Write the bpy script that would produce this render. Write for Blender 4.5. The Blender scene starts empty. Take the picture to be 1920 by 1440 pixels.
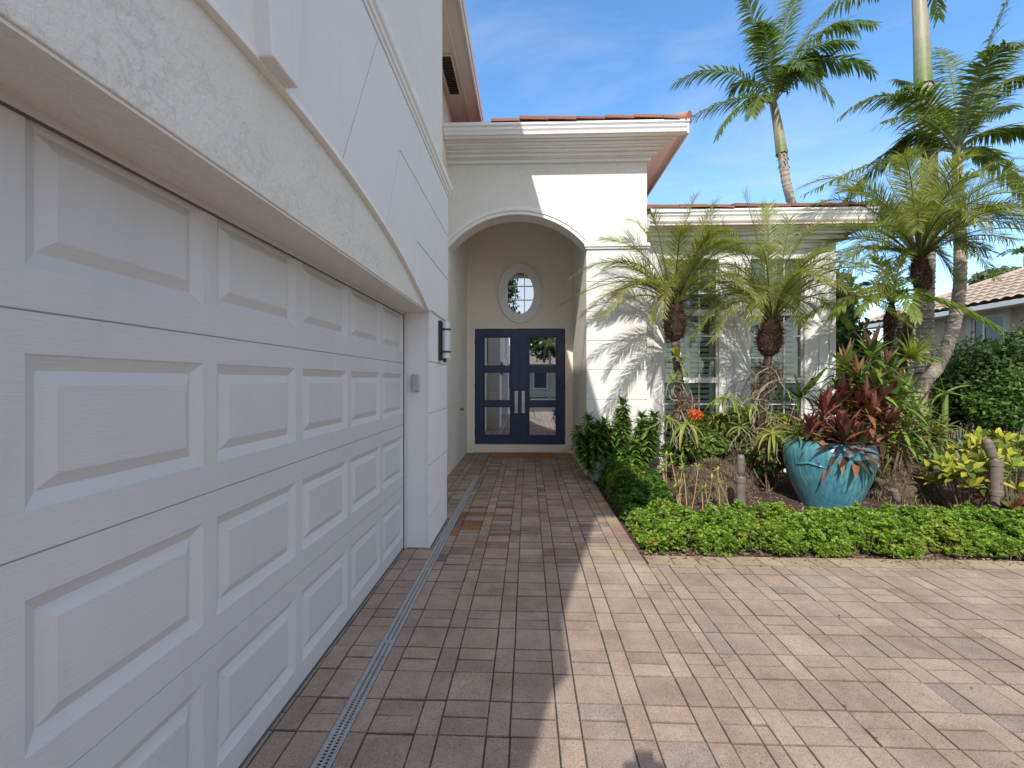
import bpy, math, random
from mathutils import Vector, Matrix
from math import sin, cos, pi, radians, sqrt, atan, atan2
SC = bpy.context.scene
COL = SC.collection
# ------------------------------------------------------------------ camera maths (used only to work out real positions)
F, CX, CY, H0 = 840.0, 960.0, 714.0, 1.5
TH = atan(30 / 840.0); c_, s_ = cos(TH), sin(TH)
def WX(px, Y):
    k = (px - CX) / F
    return Y * (k * c_ - s_) / (c_ + k * s_)
def WZ(py, X, Y):
    return H0 + (CY - py) / F * (Y * c_ - X * s_)
def P(px, py, Y):
    X = WX(px, Y)
    return Vector((X, Y, WZ(py, X, Y)))
def V(*a): return Vector(a)

# ------------------------------------------------------------------ mesh builder
class MB:
    def __init__(s): s.v = []; s.f = []; s.c = []; s.m = []; s.col = (1, 1, 1); s.mi = 0
    def add(s, vs, fs, col=None):
        o = len(s.v); s.v.extend([tuple(p) for p in vs])
        cc = col if col is not None else s.col
        for f in fs:
            s.f.append(tuple(i + o for i in f)); s.c.append(cc); s.m.append(s.mi)
    def box(s, x0, x1, y0, y1, z0, z1, col=None):
        s.add([(x0,y0,z0),(x1,y0,z0),(x1,y1,z0),(x0,y1,z0),(x0,y0,z1),(x1,y0,z1),(x1,y1,z1),(x0,y1,z1)],
              [(0,3,2,1),(4,5,6,7),(0,1,5,4),(1,2,6,5),(2,3,7,6),(3,0,4,7)], col)
    def obox(s, c, ax, ay, az, col=None):
        c = V(*c); ax, ay, az = V(*ax), V(*ay), V(*az)
        vs = [c + sx*ax + sy*ay + sz*az for sz in (-1,1) for (sx,sy) in ((-1,-1),(1,-1),(1,1),(-1,1))]
        s.add(vs, [(0,3,2,1),(4,5,6,7),(0,1,5,4),(1,2,6,5),(2,3,7,6),(3,0,4,7)], col)
    def prism(s, poly, fn, a, b, col=None):
        """poly: 2-D outline; fn(u,v,w) -> xyz; extruded w from a to b"""
        n = len(poly)
        vs = [fn(u, v, a) for u, v in poly] + [fn(u, v, b) for u, v in poly]
        fs = [tuple(range(n))[::-1], tuple(range(n, 2*n))] + [(i, (i+1) % n, n + (i+1) % n, n + i) for i in range(n)]
        s.add(vs, fs, col)
    def tube(s, pts, rad, n=8, cap=True, col=None, rot=0.0):
        pts = [V(*p) for p in pts]; vs = []; fs = []
        m = len(pts)
        if not hasattr(rad, '__len__'): rad = [rad] * m
        t0 = (pts[1] - pts[0]).normalized()
        u = t0.orthogonal().normalized()
        for i, p in enumerate(pts):
            t = (pts[min(i+1, m-1)] - pts[max(i-1, 0)])
            if t.length < 1e-9: t = t0
            t.normalize(); u = (u - t * u.dot(t))
            if u.length < 1e-6: u = t.orthogonal()
            u.normalize(); w = t.cross(u)
            for k in range(n):
                a = 2*pi*k/n + rot
                vs.append(p + (u*cos(a) + w*sin(a)) * rad[i])
        for i in range(m-1):
            for k in range(n):
                k2 = (k+1) % n
                fs.append((i*n+k, i*n+k2, (i+1)*n+k2, (i+1)*n+k))
        if cap:
            fs.append(tuple(range(n))[::-1]); fs.append(tuple((m-1)*n + k for k in range(n)))
        s.add(vs, fs, col)
    def lathe(s, prof, c=(0,0,0), n=32, col=None, axis=None):
        c = V(*c); vs = []; fs = []; m = len(prof)
        if axis is None: ax, ux, uy = V(0,0,1), V(1,0,0), V(0,1,0)
        else:
            ax = V(*axis).normalized(); ux = ax.orthogonal().normalized(); uy = ax.cross(ux)
        for r, z in prof:
            for k in range(n):
                a = 2*pi*k/n
                vs.append(c + ux*(r*cos(a)) + uy*(r*sin(a)) + ax*z)
        for i in range(m-1):
            for k in range(n):
                k2 = (k+1) % n
                fs.append((i*n+k, i*n+k2, (i+1)*n+k2, (i+1)*n+k))
        if prof[0][0] > 1e-5: fs.append(tuple(range(n))[::-1])
        if prof[-1][0] > 1e-5: fs.append(tuple((m-1)*n + k for k in range(n)))
        s.add(vs, fs, col)
    def build(s, name, mat=None, parent=None, smooth=False, bevel=0, loc=None, mats=None):
        me = bpy.data.meshes.new(name)
        vs = s.v
        if loc is not None:
            vs = [(x-loc[0], y-loc[1], z-loc[2]) for x, y, z in s.v]
        me.from_pydata(vs, [], s.f)
        at = me.color_attributes.new('Col', 'FLOAT_COLOR', 'CORNER')
        buf = []
        for f, c in zip(s.f, s.c): buf.extend((c[0], c[1], c[2], 1.0) * len(f))
        at.data.foreach_set('color', buf)
        if mats:
            for mm in mats: me.materials.append(mm)
            me.polygons.foreach_set('material_index', s.m)
        elif mat: me.materials.append(mat)
        if smooth: me.polygons.foreach_set('use_smooth', [True]*len(s.f))
        me.validate(); me.update()
        o = bpy.data.objects.new(name, me); COL.objects.link(o)
        if loc is not None: o.location = loc
        if parent is not None:
            o.parent = parent
            if loc is None: o.location = -parent.location
            else: o.location = V(*loc) - parent.location
        if bevel:
            b = o.modifiers.new('b', 'BEVEL'); b.width = bevel; b.segments = 2; b.limit_method = 'ANGLE'; b.angle_limit = radians(40)
        return o
def tag(o, label=None, cat=None, group=None, kind=None):
    if label: o['label'] = label
    if cat: o['category'] = cat
    if group: o['group'] = group
    if kind: o['kind'] = kind
    return o
def empty(name, loc=(0,0,0)):
    o = bpy.data.objects.new(name, None); COL.objects.link(o); o.location = loc; o.empty_display_size = .2
    return o
def offset_poly(poly, d):
    """inset a polygon (CCW) by d"""
    n = len(poly); A = sum(poly[i][0]*poly[(i+1)%n][1]-poly[(i+1)%n][0]*poly[i][1] for i in range(n))
    if A < 0: poly = poly[::-1]
    out = []
    for i in range(n):
        p0, p1, p2 = V(*poly[i-1]), V(*poly[i]), V(*poly[(i+1)%n])
        e1 = (p1-p0).normalized(); e2 = (p2-p1).normalized()
        n1 = V(-e1.y, e1.x); n2 = V(-e2.y, e2.x)
        b = n1 + n2
        k = d / max(.35, (b.length_squared)/2)
        out.append(tuple(p1 + b * k))
    return out

# ------------------------------------------------------------------ materials
class NT:
    def __init__(s, name):
        s.m = bpy.data.materials.new(name); s.m.use_nodes = True
        s.t = s.m.node_tree; s.b = s.t.nodes['Principled BSDF']; s.out = s.t.nodes['Material Output']
    def n(s, typ, **kw):
        nd = s.t.nodes.new(typ)
        for k, v in kw.items():
            if k.startswith('i_'):
                key = k[2:].replace('_', ' ')
                key = int(key) if key.isdigit() else key
                nd.inputs[key].default_value = v
            else: setattr(nd, k, v)
        return nd
    def l(s, a, b): s.t.links.new(a, b)
    def coord(s, scale=(1,1,1), rot=(0,0,0)):
        tc = s.n('ShaderNodeTexCoord'); mp = s.n('ShaderNodeMapping')
        mp.inputs['Scale'].default_value = scale; mp.inputs['Rotation'].default_value = rot
        s.l(tc.outputs['Object'], mp.inputs['Vector']); return mp.outputs[0]
    def noise(s, scale, detail=4, rough=.55, vec=None, dist=0):
        nd = s.n('ShaderNodeTexNoise'); nd.inputs['Scale'].default_value = scale
        nd.inputs['Detail'].default_value = detail; nd.inputs['Roughness'].default_value = rough
        nd.inputs['Distortion'].default_value = dist
        if vec is not None: s.l(vec, nd.inputs['Vector'])
        return nd.outputs['Fac']
    def ramp(s, fac, stops):
        r = s.n('ShaderNodeValToRGB'); el = r.color_ramp.elements
        while len(el) < len(stops): el.new(.5)
        for e, (p, c) in zip(el, stops):
            e.position = p; e.color = (c, c, c, 1) if not hasattr(c, '__len__') else (*c, 1)
        s.l(fac, r.inputs[0]); return r.outputs[0]
    def mix(s, a, b, fac=.5, mode='MIX'):
        m = s.n('ShaderNodeMix', data_type='RGBA', blend_type=mode)
        for sock, val in ((m.inputs[0], fac), (m.inputs[6], a), (m.inputs[7], b)):
            if hasattr(val, 'is_linked') or isinstance(val, bpy.types.NodeSocket): s.l(val, sock)
            elif hasattr(val, '__len__'): sock.default_value = (*val, 1)
            else: sock.default_value = val
        return m.outputs[2]
    def math(s, op, a, b=0.0):
        m = s.n('ShaderNodeMath', operation=op)
        for sock, val in ((m.inputs[0], a), (m.inputs[1], b)):
            if isinstance(val, bpy.types.NodeSocket): s.l(val, sock)
            else: sock.default_value = val
        return m.outputs[0]
    def bump(s, h, strength=.3, dist=.01, prev=None):
        b = s.n('ShaderNodeBump'); b.inputs['Strength'].default_value = strength; b.inputs['Distance'].default_value = dist
        s.l(h, b.inputs['Height'])
        if prev is not None: s.l(prev, b.inputs['Normal'])
        return b.outputs[0]
    def attr(s):
        a = s.n('ShaderNodeAttribute'); a.attribute_name = 'Col'; return a.outputs['Color']
    def set(s, col=None, rough=None, normal=None, **kw):
        for key, val in (('Base Color', col), ('Roughness', rough), ('Normal', normal)):
            if val is None: continue
            if isinstance(val, bpy.types.NodeSocket): s.l(val, s.b.inputs[key])
            elif hasattr(val, '__len__'): s.b.inputs[key].default_value = (*val, 1)
            else: s.b.inputs[key].default_value = val
        for k, v in kw.items(): s.b.inputs[k.replace('_', ' ')].default_value = v
        return s.m

def m_plain(name, col, rough=.5, var=.08, scale=6, bump=.0, bscale=80, bdist=.002, **kw):
    t = NT(name); v = t.coord()
    n = t.noise(scale, 5, .6, v)
    a = tuple(x*(1-var) for x in col); b = tuple(min(1, x*(1+var)) for x in col)
    cc = t.ramp(n, [(.3, a), (.7, b)])
    nm = t.bump(t.noise(bscale, 4, .6, v), bump, bdist) if bump else None
    return t.set(cc, rough, nm, **kw)

def m_stucco(name, col, patch=.0, fine=.5, fscale=55, dirt=.05):
    t = NT(name); v = t.coord()
    n1 = t.noise(1.3, 5, .6, v)
    cc = t.ramp(n1, [(.3, tuple(x*(1-dirt) for x in col)), (.7, col)])
    # rain streaks: faint, stretched vertically
    vs = t.coord((9, 9, .7)); st = t.noise(1.0, 4, .6, vs)
    cc = t.mix(cc, tuple(x*.86 for x in col), t.ramp(st, [(.56, 0.0), (.8, .45)]))
    fine_n = t.noise(fscale, 6, .62, v, .3)
    nm = t.bump(t.ramp(fine_n, [(.3, 0.0), (.65, 1.0)]), fine, .006)
    if patch:
        # trowelled knock-down: flat islands with ragged lips
        pn = t.noise(15, 8, .66, v, .2); k = t.ramp(pn, [(.488, 0.0), (.50, 1.0), (.515, .15), (.545, 0.0)])
        gate = t.ramp(t.noise(3.5, 5, .65, v), [(.46, 0.0), (.56, 1.0)])
        h = t.math('MULTIPLY', k, gate)
        nm = t.bump(h, patch, .009, nm)
    return t.set(cc, .82, nm)

M = {}
def build_materials():
    M['white'] = m_stucco('white_smooth_render', (.74, .735, .735), 0, .22, 40, .05)
    M['cream'] = m_stucco('cream_stucco', (.77, .75, .705), 0, .8, 24)
    M['cream_patch'] = m_stucco('cream_knockdown_stucco', (.71, .695, .645), .42, .45, 45)
    M['cream_rough'] = m_stucco('rough_cream_stucco', (.82, .795, .73), .6, .8, 30)
    M['recess'] = m_stucco('porch_stucco', (.88, .81, .69), 0, .4, 42)
    M['trim'] = m_plain('white_painted_trim', (.78, .77, .75), .45, .03, 3, .08, 60, .002)
    M['soffit'] = m_plain('soffit_board', (.62, .55, .50), .7, .05, 3, .1)
    M['fascia'] = m_plain('fascia_board', (.66, .60, .56), .6, .05, 3, .1)
    M['gutter'] = m_plain('white_gutter_metal', (.83, .83, .84), .35, .03, 3)
    M['tile_red'] = None
    # roof tile with per-tile tint
    for key, a, b in (('tile_red', (.30,.12,.085), (.46,.225,.165)), ('tile_tan', (.36,.275,.21), (.52,.415,.33))):
        t = NT(key + '_roof'); v = t.coord()
        sep = t.attr(); n = t.noise(14, 5, .6, v)
        base = t.mix(a, b, t.math('MULTIPLY', t.math('ADD', sep, n), .5))
        base = t.mix(base, (.09,.075,.06), t.ramp(t.noise(3.2, 6, .65, v), [(.56,0.0),(.72,.5)]))
        M[key] = t.set(base, .75, t.bump(t.noise(70,4,.6,v), .35, .004))
    # pavers: tint per stone in the colour attribute
    t = NT('concrete_paver'); v = t.coord()
    base = t.attr()
    g = t.noise(150, 6, .8, v); base = t.mix(base, t.ramp(g, [(.36, .30), (.5, .82), (.64, 1.15)]), .7, 'MULTIPLY')
    vn = t.n('ShaderNodeTexVoronoi', feature='F1'); vn.inputs['Scale'].default_value = 170; t.l(v, vn.inputs['Vector'])
    speck = t.ramp(t.noise(95, 3, .6, v), [(.60, 0.0), (.66, .6)])
    base = t.mix(base, (.09, .08, .075), speck)
    blot = t.ramp(t.noise(2.1, 8, .75, v), [(.40, 0.0), (.66, .75)])
    base = t.mix(base, t.mix(base, (.55,.50,.48), 1.0, 'MULTIPLY'), blot)
    lt = t.ramp(t.noise(7.5, 6, .65, v), [(.55, 0.0), (.75, .3)])
    base = t.mix(base, (.50,.45,.40), lt)
    nm = t.bump(t.noise(120, 6, .8, v), .8, .004)
    M['paver'] = t.set(base, .86, nm)
    t = NT('joint_sand'); v = t.coord()
    M['sand'] = t.set(t.ramp(t.noise(90, 4, .6, v), [(.3, (.03,.025,.02)), (.7, (.075,.06,.05))]), .95, t.bump(t.noise(200,3,.6,v), .5, .004))
    t = NT('bark_mulch'); v = t.coord(); at = t.attr()
    M['mulch'] = t.set(t.mix(t.ramp(t.noise(45, 6, .7, v), [(.3, (.035,.02,.016)), (.7, (.15,.09,.07))]), at, .4, 'MULTIPLY'), .95, t.bump(t.noise(60,6,.75,v), 1.0, .03))
    M['chip'] = NT('mulch_chip').m
    t = NT('mulch_chips'); M['chip'] = t.set(t.attr(), .9, t.bump(t.noise(150,3,.6,t.coord()), .5, .004))
    t = NT('lawn_soil'); v = t.coord()
    M['soil'] = t.set(t.ramp(t.noise(3.5, 8, .7, v), [(.35, (.035,.05,.018)), (.6, (.07,.10,.03)), (.75,(.10,.08,.05))]), .95, t.bump(t.noise(30,6,.7,v), .8, .05))
    t = NT('asphalt_road'); v = t.coord()
    M['asphalt'] = t.set(t.ramp(t.noise(120, 4, .7, v), [(.3, .035), (.7, .075)]), .9, t.bump(t.noise(160,4,.7,v), .4, .004))
    # garage door: embossed steel, white
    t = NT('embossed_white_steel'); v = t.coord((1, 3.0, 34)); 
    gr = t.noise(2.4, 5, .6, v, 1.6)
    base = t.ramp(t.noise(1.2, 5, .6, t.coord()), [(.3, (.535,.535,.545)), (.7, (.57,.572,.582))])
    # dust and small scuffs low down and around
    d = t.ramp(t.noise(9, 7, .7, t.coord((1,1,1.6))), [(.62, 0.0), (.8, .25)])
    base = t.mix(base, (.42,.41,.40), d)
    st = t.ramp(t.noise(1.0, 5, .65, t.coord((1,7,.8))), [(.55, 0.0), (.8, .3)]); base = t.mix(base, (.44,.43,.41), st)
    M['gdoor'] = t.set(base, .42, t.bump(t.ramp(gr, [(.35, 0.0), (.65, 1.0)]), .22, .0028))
    M['blue'] = m_plain('navy_painted_door', (.033, .044, .105), .38, .10, 5, .08, 50, .002)
    M['steel'] = m_plain('brushed_steel', (.62, .60, .56), .3, .04, 8, Metallic=1.0)
    M['black'] = m_plain('black_bronze_metal', (.022, .018, .017), .45, .15)
    M['grey_plastic'] = m_plain('grey_plastic', (.40, .40, .39), .5, .03)
    M['white_glass'] = m_plain('frosted_lamp_glass', (.60, .62, .63), .22, .02)
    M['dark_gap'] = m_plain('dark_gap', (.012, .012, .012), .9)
    M['rubber'] = m_plain('grey_rubber_seal', (.10,.10,.10), .8)
    M['drain'] = m_plain('grey_drain_plastic', (.34, .35, .36), .55, .16, 12)
    M['bronze'] = m_plain('weathered_bronze_paint', (.15, .125, .105), .55, .22, 14, .2, 60, .002)
    M['shutter'] = m_plain('white_shutter_slats', (.86, .86, .84), .5, .03)
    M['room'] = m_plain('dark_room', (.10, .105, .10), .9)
    def m_glass(name, tint, gl):
        t = NT(name)
        gz = t.n('ShaderNodeBsdfGlossy'); gz.inputs['Roughness'].default_value = .0; gz.inputs['Color'].default_value = (.95,.97,1,1)
        tr = t.n('ShaderNodeBsdfTransparent'); tr.inputs['Color'].default_value = (*tint, 1)
        lw = t.n('ShaderNodeFresnel'); lw.inputs['IOR'].default_value = 1.5
        fac = t.math('ADD', t.math('MULTIPLY', lw.outputs[0], 1.0), gl)
        mx = t.n('ShaderNodeMixShader'); t.l(fac, mx.inputs[0]); t.l(tr.outputs[0], mx.inputs[1]); t.l(gz.outputs[0], mx.inputs[2])
        t.l(mx.outputs[0], t.out.inputs['Surface']); return t.m
    M['door_glass'] = m_glass('reflective_tinted_glass', (.10,.11,.11), .52)
    M['win_glass'] = m_glass('window_glass', (.86,.92,.89), .02)
    # mat
    t = NT('coir_mat'); v = t.coord()
    M['coir'] = t.set(t.ramp(t.noise(180, 4, .7, v), [(.3, (.28,.10,.025)), (.7, (.52,.23,.07))]), .95, t.bump(t.noise(220,3,.7,v), 1, .006))
    M['coir_dark'] = m_plain('coir_dark_letters', (.12,.055,.03), .95, .2, 60)
    # glazed pot
    t = NT('turquoise_glaze'); v = t.coord((15, 15, .9)); v1 = t.coord()
    drip = t.noise(2.4, 3, .5, v, .1)
    spt = t.ramp(t.noise(22, 3, .6, t.coord((1,1,.35))), [(.45, 0.0), (.62, .8)])
    base = t.ramp(drip, [(.32, (.04,.16,.21)), (.46, (.06,.22,.27)), (.58, (.095,.285,.315)), (.74, (.20,.38,.35))])
    base = t.mix(base, (.04,.17,.27), t.ramp(t.noise(2.4, 3, .5, v1), [(.40, 0.0), (.66, .75)]))
    base = t.mix(base, (.24,.45,.42), t.math('MULTIPLY', spt, .18))
    M['glaze'] = t.set(base, .22, t.bump(t.noise(40, 3, .6, v1), .12, .004), Coat_Weight=.35, Coat_Roughness=.1)
    M['white_pot'] = m_plain('white_ceramic', (.50,.51,.53), .4, .04)
    # trunks
    def m_trunk(name, a, b, ring, rs=1.0, dark=(.05,.04,.035)):
        t = NT(name); v = t.coord(); vz = t.coord((.6, .6, ring))
        n1 = t.noise(1.0, 5, .65, vz, .35); n2 = t.noise(16, 6, .7, v)
        base = t.ramp(n2, [(.3, a), (.7, b)])
        base = t.mix(base, dark, t.ramp(n1, [(.58, 0.0), (.66, .85), (.70, .1)]))
        # lichen blotches
        base = t.mix(base, (.30,.29,.25), t.ramp(t.noise(5, 5, .6, v), [(.56, 0.0), (.66, .5)]))
        nm = t.bump(n1, .5, .03); nm = t.bump(t.noise(60, 5, .7, v), .5, .006, nm)
        return t.set(base, .9, nm)
    M['trunk_ring'] = m_trunk('ringed_palm_bark', (.20,.165,.135), (.42,.37,.31), 14)
    M['trunk_dark'] = m_trunk('dark_fibrous_bark', (.035,.022,.017), (.10,.06,.04), 22)
    t = NT('crownshaft_green'); v = t.coord(); vz = t.coord((14, 14, .5))
    tc = t.attr()
    M['shaft'] = t.set(t.mix(t.ramp(t.noise(1.0, 4, .6, vz), [(.3,(.20,.20,.13)),(.7,(.38,.35,.28))]), tc, 1.0, 'MULTIPLY'), .5, t.bump(t.noise(1.0,4,.6,vz), .2, .01))
    t = NT('brown_palm_fibre'); M['fibre'] = t.set(t.mix(t.attr(), t.ramp(t.noise(60,4,.6,t.coord()), [(.3,.5),(.7,1.0)]), 1.0, 'MULTIPLY'), .9)
    t = NT('pale_root'); M['root'] = t.set(t.mix(t.attr(), t.ramp(t.noise(50,4,.6,t.coord()), [(.3,.6),(.7,1.0)]), 1.0, 'MULTIPLY'), .85)
    # leaves: colour attribute is the leaf colour itself; a share of the light passes through the blade
    def m_leaf(name, rough=.45, trans=.35, veins=0):
        t = NT(name); v = t.coord(); base = t.attr()
        base = t.mix(base, t.ramp(t.noise(25, 4, .6, v), [(.3, .72), (.7, 1.0)]), 1.0, 'MULTIPLY')
        t.l(base, t.b.inputs['Base Color']); t.b.inputs['Roughness'].default_value = rough
        t.b.inputs['Specular IOR Level'].default_value = .4
        tr = t.n('ShaderNodeBsdfTranslucent')
        bc = t.mix(base, (1.35, 1.5, .55), 1.0, 'MULTIPLY'); t.l(bc, tr.inputs['Color'])
        mx = t.n('ShaderNodeMixShader'); mx.inputs[0].default_value = trans
        t.l(t.b.outputs[0], mx.inputs[1]); t.l(tr.outputs[0], mx.inputs[2]); t.l(mx.outputs[0], t.out.inputs['Surface'])
        return t.m
    M['leaf'] = m_leaf('green_leaf'); M['frond'] = m_leaf('palm_leaflet', .4, .38); M['gloss'] = m_leaf('glossy_leaf', .3, .22)
    M['petal'] = m_leaf('petal', .5, .3)
    t = NT('rock_moss'); v = t.coord()
    M['mound'] = t.set(t.mix(t.ramp(t.noise(55, 6, .75, v), [(.3,(.05,.035,.025)),(.55,(.20,.15,.11)),(.75,(.34,.27,.20))]), (.12,.13,.05), t.ramp(t.noise(6,5,.6,v), [(.5,0.0),(.65,.7)])), .95, t.bump(t.noise(70,6,.8,v), 1.0, .03))
    M['nwall'] = m_stucco('beige_neighbour_stucco', (.60,.475,.375), 0, .3, 40)
    M['ntrim'] = m_plain('beige_trim', (.56,.50,.44), .6)
    M['dark_pane'] = m_plain('dark_blue_pane', (.05,.055,.10), .12, .05)
build_materials()
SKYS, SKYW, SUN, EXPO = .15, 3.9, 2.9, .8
# ================================================================== SETTING
DZ = -.03
def setting():
    m = MB(); m.add([(-400,-400,-.09),(400,-400,-.09),(400,400,-.09),(-400,400,-.09)], [(0,1,2,3)])
    tag(m.build('ground', M['soil']), kind='structure')
    m = MB(); m.box(-1.7, 14.0, -13.0, 3.9, -.08, -.012); m.box(-1.7, .97, 3.9, 9.5, -.08, -.0125)
    tag(m.build('joint_sand', M['sand']), kind='structure')
    m = MB(); m.box(-60, 60, -19.5, -13.0, -.085, -.02)
    tag(m.build('road', M['asphalt']), kind='structure')
    rng = random.Random(5)
    def paver(mb, x0, x1, y0, y1, col, rough=1.0):
        g = .0017; x0 += g; x1 -= g; y0 += g; y1 -= g
        if x1-x0 < .012 or y1-y0 < .012: return
        b = .0032; zt = rng.gauss(0, .0014)*rough; tx = rng.gauss(0, .007)*rough; ty = rng.gauss(0, .005)*rough
        cx, cy = (x0+x1)/2, (y0+y1)/2
        def z(x, y): return zt + (x-cx)*tx + (y-cy)*ty
        o = [(x0,y0),(x1,y0),(x1,y1),(x0,y1)]; i = [(x0+b,y0+b),(x1-b,y0+b),(x1-b,y1-b),(x0+b,y1-b)]
        vs = [(x,y,-.03) for x,y in o] + [(x,y,z(x,y)-.0028) for x,y in o] + [(x,y,z(x,y)) for x,y in i]
        fs = []
        for k in range(4):
            k2 = (k+1) % 4
            fs += [(k,k2,4+k2,4+k), (4+k,4+k2,8+k2,8+k)]
        mb.add(vs, fs, tuple(q*.5 for q in col)); mb.add(vs[8:], [(0,1,2,3)], col)
    def tint(kind):
        r = rng.random(); b = rng.gauss(1, .06)*.89
        if kind == 'drive':
            c = (.50,.382,.302) if r < .6 else (.53,.402,.318) if r < .80 else (.475,.368,.298) if r < .95 else (.435,.35,.295)
        elif kind == 'tan': c = (.54,.41,.29)
        elif kind == 'rust':
            c = [(.36,.15,.075),(.40,.20,.08),(.46,.34,.24),(.27,.12,.08),(.40,.25,.19),(.54,.47,.39)][rng.randrange(6)]
        else:
            c = (.48,.36,.27) if r < .45 else (.42,.31,.24) if r < .62 else (.52,.395,.30) if r < .84 else (.33,.25,.215) if r < .92 else (.40,.25,.19) if r<.98 else (.52,.39,.26)
        return tuple(min(.9, x*b) for x in c)
    def ok_rust(x, y): return ((x+.42)/.36)**2 + ((y-4.7)/.75)**2 < 1
    def field(mb, xa, xb, ya, yb, kind, ph=.434, yph=1.886, pr=.3055, row=.206, rough=1.0, skip=None):
        k0 = int(math.floor((xa-ph)/pr))-1; k1 = int(math.ceil((xb-ph)/pr))+1
        r0 = int(math.floor((ya-yph)/row))-1; r1 = int(math.ceil((yb-yph)/row))+1
        for r in range(r0, r1):
            y0 = yph + r*row; y1 = y0+row
            for k in range(k0, k1):
                xn = ph + k*pr + rng.gauss(0,.0012); xw = xn+.1018; xe = ph + (k+1)*pr
                cells = [(xn, xw, y0, y1)]
                if r % 2 == 0: cells += [(xw, xe, y0, y0+row/2), (xw, xe, y0+row/2, y1)]
                else: cells += [(xw, xe, y0, y1)]
                for (a, b, c, d) in cells:
                    a, b, c, d = max(a,xa), min(b,xb), max(c,ya), min(d,yb)
                    if b-a < .02 or d-c < .02: continue
                    if skip and skip((a+b)/2, (c+d)/2, a, b): continue
                    kd = kind
                    if kind == 'walk' and ok_rust((a+b)/2, (c+d)/2) and rng.random() < .55: kd = 'rust'
                    paver(mb, a, b, c, d, tint(kd), rough)
    drx0, drx1 = -.842, -.766
    mb = MB()
    field(mb, -1.14, drx0, -1.9, 3.98, 'drive')
    field(mb, drx1, .975, -2.2, 3.70, 'drive')
    field(mb, .975, 13.9, -2.2, 3.70, 'drive')
    field(mb, -1.14, 13.9, -12.9, -2.2, 'drive', rough=.5)
    x = .99
    while x < 13.9:                                  # tan soldier row against the bed
        w = rng.choice([.16,.21,.21,.26]); paver(mb, x, x+w, 3.70, 3.885, tint('tan')); x += w
    tag(mb.build('driveway', M['paver']), kind='structure')
    mb = MB()
    field(mb, drx1, .975, 3.70, 9.3, 'walk', yph=3.70, row=.156, rough=.6)
    field(mb, -1.30, drx0, 4.86, 7.03, 'walk', yph=3.70, row=.156, rough=.6)
    field(mb, -1.30, drx1, 7.03, 9.3, 'walk', yph=3.70, row=.156, rough=.6)
    field(mb, -.875, drx0, 3.98, 4.86, 'walk', yph=3.70, row=.156, rough=.6)
    tag(mb.build('walkway', M['paver']), kind='structure')
    # planting bed
    mb = MB(); rg = random.Random(9)
    nx, ny = 150, 90; x0, x1, y0, y1 = .985, 13.5, 3.9, 12.0
    from mathutils import noise as mn
    def bedz(x, y):
        e = min(1, (x-x0)/.25, (y-y0)/.3)
        return DZ - .01 + .05*e + .05*mn.noise(V(x*1.3, y*1.3, 0)) + .015*mn.noise(V(x*7, y*7, 3))
    vs = []; fs = []
    for j in range(ny+1):
        for i in range(nx+1):
            x = x0+(x1-x0)*i/nx; y = y0+(y1-y0)*j/ny; vs.append((x, y, bedz(x, y)))
    for j in range(ny):
        for i in range(nx):
            a = j*(nx+1)+i; fs.append((a, a+1, a+nx+2, a+nx+1))
    mb.add(vs, fs)
    tag(mb.build('garden_bed', M['mulch'], smooth=True), kind='structure')
    mb = MB()
    for _ in range(9000):
        x = rg.uniform(1.0, 5.6); y = rg.uniform(3.9, 7.2)
        if rg.random() < .25: x = rg.uniform(1,5); y = rg.uniform(3.87, 4.1)
        z = bedz(x, max(y,3.9)) + .004; a = rg.uniform(0, pi); L = rg.uniform(.006,.028); W = rg.uniform(.003,.008)
        ax = V(cos(a), sin(a), rg.gauss(0,.25))*L; ay = V(-sin(a), cos(a), rg.gauss(0,.3))*W
        b = rg.uniform(.4,1.3); c = rg.choice([(.13,.075,.055),(.09,.05,.04),(.17,.10,.075),(.24,.17,.13)])
        if rg.random() < .03: c = (.42,.34,.27)
        mb.obox((x,y,z), ax, ay, (0,0,.0025), tuple(q*b for q in c))
    tag(mb.build('mulch_chips', M['chip']), kind='stuff')
    # dry leaf litter: thick along the bed edge, a few pieces on the paving and in the drain
    mb = MB()
    for _ in range(420):
        q = rg.random()
        if q < .70: x = rg.uniform(1.0, 5.6); y = 3.86 - abs(rg.gauss(0, .06))
        elif q < .85: x = .97 - abs(rg.gauss(0, .05)); y = rg.uniform(3.9, 6.6)
        else: x = rg.uniform(-.7, 5.5); y = rg.uniform(1.7, 8.5) if x < .9 else rg.uniform(1.7, 3.7)
        a = rg.uniform(0, 2*pi); L = rg.uniform(.006, .020 if q < .85 else .014); u = V(cos(a), sin(a), rg.uniform(-.1,.3)); w = V(-sin(a), cos(a), rg.uniform(-.3,.3))
        p = V(x, y, .004); c = rg.choice([(.30,.19,.09),(.20,.12,.06),(.40,.30,.17),(.12,.08,.05),(.22,.26,.06)])
        mb.add([p-u*L, p-w*L*.4, p+u*L, p+w*L*.4+V(0,0,.003)], [(0,1,2,3)], c)
    tag(mb.build('leaf_litter', M['leaf']), kind='stuff')
    # moss specks and litter in the joints
    mb = MB()
    for _ in range(500):
        k = rg.randrange(-3, 18); x = .434+.3055*k + rg.choice([0,.1018]) ; y = rg.uniform(1.6, 3.9)
        if not (-.7 < x < 5): continue
        for _q in range(rg.randint(1,3)):
            r = rg.uniform(.002,.006)
            mb.lathe([(0,-r),(r,0),(0,r*.8)], (x+rg.gauss(0,.003), y+rg.gauss(0,.01), -.003), 5, rg.choice([(.06,.08,.02),(.07,.05,.03),(.05,.04,.03)]))
    tag(mb.build('joint_moss', M['chip']), kind='stuff')
setting()

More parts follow.
